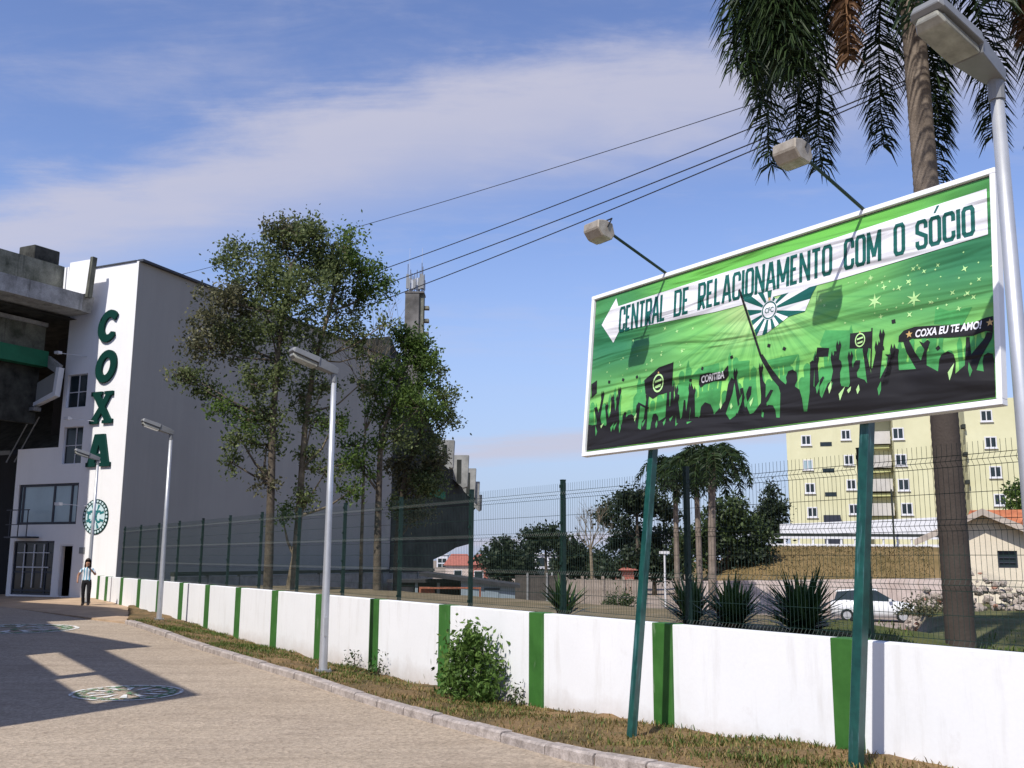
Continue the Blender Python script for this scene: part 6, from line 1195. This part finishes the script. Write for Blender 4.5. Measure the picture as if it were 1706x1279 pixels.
ftree('umbrella_pine', 'small umbrella pine with a bare trunk before the white far house', 908, 955, 85, [(895, 898, (1.3, 1.2, .7), 0, 18, 60, 0), (922, 900, (1.4, 1.2, .7), 0, 18, 60, 0), (908, 888, (1.2, 1.1, .5), 0, 12, 55, 0), (885, 912, (.7, .7, .4), 0, 8, 50, 0), (935, 915, (.8, .8, .5), 0, 8, 50, 0)], [(910, 955, 0), (909, 925, 0), (908, 900, 0)], L_dark, .17, .3)
ftree('round_tree', 'big round dark tree beyond the shed, rising over the far roofs', 845, 962, 82, [(845, 925, (2.0, 1.8, 1.1), 0, 40, 70, 0), (825, 938, (1.4, 1.4, 1.2), 0, 24, 60, 0), (868, 938, (1.4, 1.4, 1.2), 0, 24, 60, 0), (845, 948, (2.0, 1.6, .8), 0, 24, 60, 0), (880, 950, (.9, 1, .6), 0, 10, 50, 0)], [(845, 962, 0), (845, 940, 0), (845, 925, 0)], L_dark, .25, .32)
ftree('round_tree', 'dense dark tree right of the fence post, behind the bare tree', 965, 962, 90, [(955, 918, (1.7, 1.6, 1.0), 0, 28, 60, 0), (985, 932, (1.8, 1.6, 1.1), 0, 28, 60, 0), (945, 940, (1.4, 1.4, .9), 0, 18, 55, 0), (1010, 945, (1.6, 1.4, .8), 0, 20, 55, 0), (975, 950, (2.6, 1.6, .6), 0, 24, 55, 0)], [(965, 962, 0), (965, 940, 0), (962, 920, 0)], L_dark, .25, .32)
ftree('hedge_tree', 'low dark trees merging behind the plank fence', 1090, 965, 80, [(1075, 935, (2.2, 1.5, 1.2), 0, 26, 60, 0), (1115, 940, (2.0, 1.5, 1.2), 0, 24, 60, 0), (1040, 945, (1.6, 1.4, .8), 0, 18, 60, 0), (1140, 930, (1.4, 1.4, 1.5), 0, 18, 60, 1), (1010, 952, (1.5, 1.3, .5), 0, 12, 60, 0)], [(1090, 965, 0), (1090, 940, 0)], L_dark, .2, .34)
ftree('round_tree', 'wide green tree behind the two small palms', 1215, 950, 66, [(1215, 860, (1.7, 1.6, 1.2), 0, 34, 60, 1), (1180, 890, (1.7, 1.5, 1.3), 0, 28, 60, 1), (1240, 895, (1.8, 1.5, 1.3), 0, 32, 60, 1), (1205, 920, (2.2, 1.6, 1.1), 0, 30, 60, 0), (1160, 915, (1.3, 1.2, 1.2), 0, 20, 60, 1), (1255, 920, (1.2, 1.2, 1.0), 0, 16, 55, 0)], [(1215, 955, 0), (1214, 910, 0), (1214, 870, 0)], L_dark, .25, .28)
ftree('conical_tree', 'dark conical tree at the left edge of the apartment block', 1285, 905, 78, [(1285, 833, (.8, .8, 1.0), 0, 16, 60, 0), (1283, 860, (1.3, 1.2, 1.1), 0, 26, 60, 0), (1278, 888, (1.5, 1.3, .9), 0, 22, 60, 0), (1262, 880, (1.0, 1, 1.0), 0, 14, 60, 0)], [(1285, 905, 0), (1285, 870, 0), (1285, 830, 0)], L_dark, .2, .28)
ftree('garden_tree', 'pale green tree behind the small house roof at the right edge', 1698, 860, 60, [(1700, 830, (1.0, 1, 1.0), 0, 20, 50, 2), (1712, 850, (1.2, 1, .8), 0, 20, 50, 2)], [(1700, 870, 0), (1700, 840, 0)], L_green, .12, .22)
# bare tree in the yard
bb = at(988, 958, 70); bb.z = terrain(bb.x, bb.y); br = thing('bare_tree', 'leafless pale tree with fine twigs beyond the plank fence', 'tree', tuple(bb)); bt = MB(); tp = at(984, 915, 70) - bb
bt.tube([(0, 0, -.2), tp * .5, tp], [.16, .12, .09], 7)
for q in ((965, 850), (985, 840), (1005, 850), (1020, 880), (955, 885), (995, 870)):
    e = (at(q[0], q[1], 70) - bb) - tp; twigs(bt, tp, e.normalized(), e.length * .5, .045, 4, random.Random(q[0]))
bt.build('trunk', M['bark_light'], br, True)
# shrubs on the bank foot
leafb = L_palmdead
for (px, py, Y, r, lab, mt) in ((1250, 962, 58, .8, 'reddish dry shrub at the foot of the bank near the small palms', L_palmdead), (1215, 955, 60, .7, 'brown shrub under the wide green tree', L_brownish), (1030, 985, 60, .6, 'low green shrub on the yard slope', L_mid)):
    p = at(px, py, Y); leafy('shrub', lab, p.x, p.y, terrain(p.x, p.y), [(0, 0, r * .5, r, 26, 22), (r, 0, r * .4, r * .8, 18, 20), (-r, .2, r * .3, r * .7, 14, 20)], .16, mt, 'shrub', 'shrubs round the yard')
# far houses
def fhouse(lab, px0, px1, pyt, pyb, Y, wallm, roofm, roofh, wins):
    a, b = at(px0, pyb, Y), at(px1, pyt, Y); h = thing('far_house', lab, 'house', (a.x, Y, a.z - 1.5), group='houses beyond the yard'); w, H = b.x - a.x, b.z - a.z + 1.5
    MB().box((0, 0, 0), (w, 6, H)).build('wall', wallm, h)
    if roofh: MB().add([(-.3, -.3, H + .01), (w + .3, -.3, H + .01), (w + .3, 6.3, H + .01), (-.3, 6.3, H + .01), (.6, 3, H + roofh), (w - .6, 3, H + roofh)], [(0, 1, 5, 4), (1, 2, 5), (2, 3, 4, 5), (3, 0, 4), (3, 2, 1, 0)]).build('roof', roofm, h)
    else: MB().box((-.2, -.2, H + .005), (w + .2, 6.2, H + .25)).build('roof', roofm, h)
    for (u, v, ww, wh) in wins:
        f = MB().box((u * w - ww / 2 - .08, -.05, v * H - wh / 2 - .08), (u * w + ww / 2 + .08, -.003, v * H + wh / 2 + .08)).build('window', M['frame_light'], h); MB().box((u * w - ww / 2, -.07, v * H - wh / 2), (u * w + ww / 2, -.052, v * H + wh / 2)).build('pane', M['glass_dark'], f)
M['redtile'] = mat('far_red_tiles', (0.34, 0.12, 0.09), 0.9, 0.2); M['farwhite'] = mat('far_white_wall', (0.62, 0.63, 0.68), 0.9, 0.08)
fhouse('far white two-storey house between the dark pines', 884, 938, 925, 955, 120, M['farwhite'], M['farwhite'], 0, [(.25, .42, 1, 1), (.5, .42, 1, 1), (.8, .42, 1, 1), (.3, .78, 1, 1), (.7, .78, 1, 1)])
fhouse('far red-roofed house seen under the stand, paler roof', 742, 784, 942, 952, 140, M['pinkwall'], M['redtile'], 1.6, [(.5, .5, 1, 1)])
fhouse('far red-roofed house just right of the dark stand', 783, 812, 941, 955, 125, M['redtile'], M['redtile'], 1.3, [(.5, .5, 1, 1)])
fhouse('far pale tower block on the horizon under the stand', 727, 746, 925, 950, 260, M['farwhite'], M['farwhite'], 0, [(.3, .5, 1, 1), (.7, .5, 1, 1), (.3, .75, 1, 1), (.7, .75, 1, 1)])
fhouse('small red shed roof beside the plank fence posts', 1038, 1056, 950, 958, 78, M['redtile'], M['redtile'], .5, [])
for (px, Y, lab) in ((1108, 60, 'thin yard lamp post with a small white head before the dark trees'),):
    b = at(px, 975, Y); b.z = terrain(b.x, Y); t = at(px, 922, Y); yl = thing('yard_lamp', lab, 'lamp post', tuple(b)); MB().tube([(0, 0, -.2), (0, 0, t.z - b.z)], .06, 8).build('pole', M['frame_light'], yl); MB().box((-.3, -.1, t.z - b.z - .02), (.3, .1, t.z - b.z + .14)).build('lamp_head', M['frame_light'], yl)

# overhead lines
for i, (a, Ya, b, Yb, lab) in enumerate((((1700, 24), 19, (240, 472), 44, 'uppermost of the overhead cables crossing the sky'), ((1700, 28), 17, (322, 552), 40, 'second overhead cable from the top'), ((1720, 46), 15, (322, 577), 40, 'third overhead cable from the top'), ((1720, 48), 15.5, (340, 602), 40, 'lowest of the overhead cables'))):
    p, q = at(a[0], a[1], Ya), at(b[0], b[1], Yb); pts = [p.lerp(q, t / 24) - Vector((0, 0, .35 * 4 * (t / 24) * (1 - t / 24))) for t in range(25)]
    c = MB().tube(pts, .011 if i == 0 else .014, 5).build('overhead_cable', M['cable']); tag(c, lab, 'cable', 'overhead cables')

# ------------------------------------------------------------------ the person in front of the building
pp = at(141, 1012, 34.0); sx2, ox2 = to_so(pp.x, pp.y); pz = 0.085
H_ = 1.55
person = thing('person', 'person in a blue and white striped top and black trousers walking before the tall building', 'person', (pp.x, pp.y, pz), (0, 0, R(12)))
J = {'pel': (0, 0, .93), 'wai': (0, .01, 1.08), 'che': (0, .01, 1.27), 'nec': (0, 0, 1.44), 'hd0': (0, -.01, 1.52), 'hd1': (0, -.02, 1.64), 'sL': (.17, .01, 1.37), 'eL': (.30, -.04, 1.15), 'wL': (.20, -.22, 1.30), 'hL': (.10, -.26, 1.42), 'sR': (-.17, .01, 1.37), 'eR': (-.31, -.02, 1.14), 'wR': (-.30, -.12, .94), 'hR': (-.29, -.15, .85),
     'tL': (.10, 0, .88), 'kL': (.115, -.05, .48), 'aL': (.11, .02, .09), 'fL': (.12, -.15, .04), 'tR': (-.10, 0, .88), 'kR': (-.10, .03, .48), 'aR': (-.09, .10, .09), 'fR': (-.10, -.06, .04)}
RD = {'pel': .15, 'wai': .125, 'che': .15, 'nec': .055, 'hd0': .085, 'hd1': .095, 'sL': .065, 'eL': .042, 'wL': .032, 'hL': .035, 'sR': .065, 'eR': .042, 'wR': .032, 'hR': .035, 'tL': .10, 'kL': .072, 'aL': .062, 'fL': .04, 'tR': .10, 'kR': .072, 'aR': .062, 'fR': .04}
ED_ = [('pel', 'wai'), ('wai', 'che'), ('che', 'nec'), ('nec', 'hd0'), ('hd0', 'hd1'), ('che', 'sL'), ('sL', 'eL'), ('eL', 'wL'), ('wL', 'hL'), ('che', 'sR'), ('sR', 'eR'), ('eR', 'wR'), ('wR', 'hR'), ('pel', 'tL'), ('tL', 'kL'), ('kL', 'aL'), ('aL', 'fL'), ('pel', 'tR'), ('tR', 'kR'), ('kR', 'aR'), ('aR', 'fR')]
def skin_mesh(J, E, RD, root, sub=1):
    ks = list(J); me = bpy.data.meshes.new('body'); me.from_pydata([J[k] for k in ks], [(ks.index(a), ks.index(b)) for a, b in E], []); o = bpy.data.objects.new('body', me); COL.objects.link(o)
    o.modifiers.new('s', 'SKIN'); sv = me.skin_vertices[0].data
    for i, k in enumerate(ks): sv[i].radius = (RD[k], RD[k] * (.72 if k in ('pel', 'wai', 'che') else 1)); sv[i].use_root = (k == root)
    o.modifiers.new('u', 'SUBSURF').levels = sub; bpy.context.view_layer.update(); dg = bpy.context.evaluated_depsgraph_get(); m2 = bpy.data.meshes.new_from_object(o.evaluated_get(dg)); bpy.data.objects.remove(o); return m2
bm_ = skin_mesh(J, ED_, RD, 'pel', 2)
M['skin'] = mat('tanned_skin', (0.36, 0.19, 0.12), 0.6, 0.08); M['trouser'] = mat('black_trousers', (0.012, 0.011, 0.013), 0.85, 0.2); M['shoe'] = mat('dark_shoes', (0.03, 0.02, 0.018), 0.6, 0.2); M['hair'] = mat('dark_brown_hair', (0.022, 0.012, 0.008), 0.55, 0.3, 20)
sm_ = bpy.data.materials.new('striped_top'); sm_.use_nodes = True; t = sm_.node_tree; tcn = t.nodes.new('ShaderNodeTexCoord'); wv = t.nodes.new('ShaderNodeTexWave'); wv.bands_direction = 'X'; wv.inputs['Scale'].default_value = 3.2; rp = t.nodes.new('ShaderNodeValToRGB'); rp.color_ramp.interpolation = 'CONSTANT'; rp.color_ramp.elements[0].color = (.10, .30, .42, 1); rp.color_ramp.elements[1].position = .42; rp.color_ramp.elements[1].color = (.72, .74, .78, 1); t.links.new(tcn.outputs['Object'], wv.inputs['Vector']); t.links.new(wv.outputs['Color'], rp.inputs[0]); t.links.new(rp.outputs[0], t.nodes['Principled BSDF'].inputs['Base Color']); t.nodes['Principled BSDF'].inputs['Roughness'].default_value = .8
bm_.materials.clear()
for k in ('skin', 'trouser', 'shoe'): bm_.materials.append(M[k])
bm_.materials.append(sm_)
for f in bm_.polygons:
    c = f.center
    arm = abs(c.x) > .2 and c.z < 1.24
    if c.z < .10: mi = 2
    elif arm: mi = 0
    elif c.z < .97: mi = 1 if abs(c.x) < .24 else 0
    elif c.z < 1.43 and not (c.y < -.14): mi = 3
    else: mi = 0
    f.material_index = mi
sc_ = H_ / 1.72
b_ = link('body', bm_, None, person, True); b_.scale = (sc_,) * 3
bm = bmesh.new(); bmesh.ops.create_icosphere(bm, subdivisions=3, radius=1)
for v in bm.verts:
    v.co = Vector((v.co.x * .115, v.co.y * .125 + .01, v.co.z * .15 + 1.62)); 
    if v.co.z < 1.60 and v.co.y > -.02: v.co.z -= .12; v.co.x *= 1.15
for v in [v for v in bm.verts if v.co.y < -.055 and v.co.z < 1.67]: bm.verts.remove(v)
me = bpy.data.meshes.new('hair'); bm.to_mesh(me); bm.free(); h_ = link('hair', me, M['hair'], person, True); h_.scale = (sc_,) * 3
fm = MB(); fm.add([(-.022, -.112, 1.60), (.022, -.112, 1.60), (0, -.135, 1.59), (0, -.112, 1.64)], [(0, 1, 2), (1, 3, 2), (3, 0, 2)]); n_ = fm.build('nose', M['skin'], person); n_.scale = (sc_,) * 3
for s_ in (-1, 1): e_ = MB().box((s_ * .035 - .012, -.115, 1.642), (s_ * .035 + .012, -.105, 1.652)).build('eye', M['hair'], person); e_.scale = (sc_,) * 3
MB().box((-.05 * sc_ + .10 * sc_, -.31 * sc_, 1.40 * sc_), (.03 * sc_ + .10 * sc_, -.285 * sc_, 1.48 * sc_)).build('phone', M['black_metal'], person)
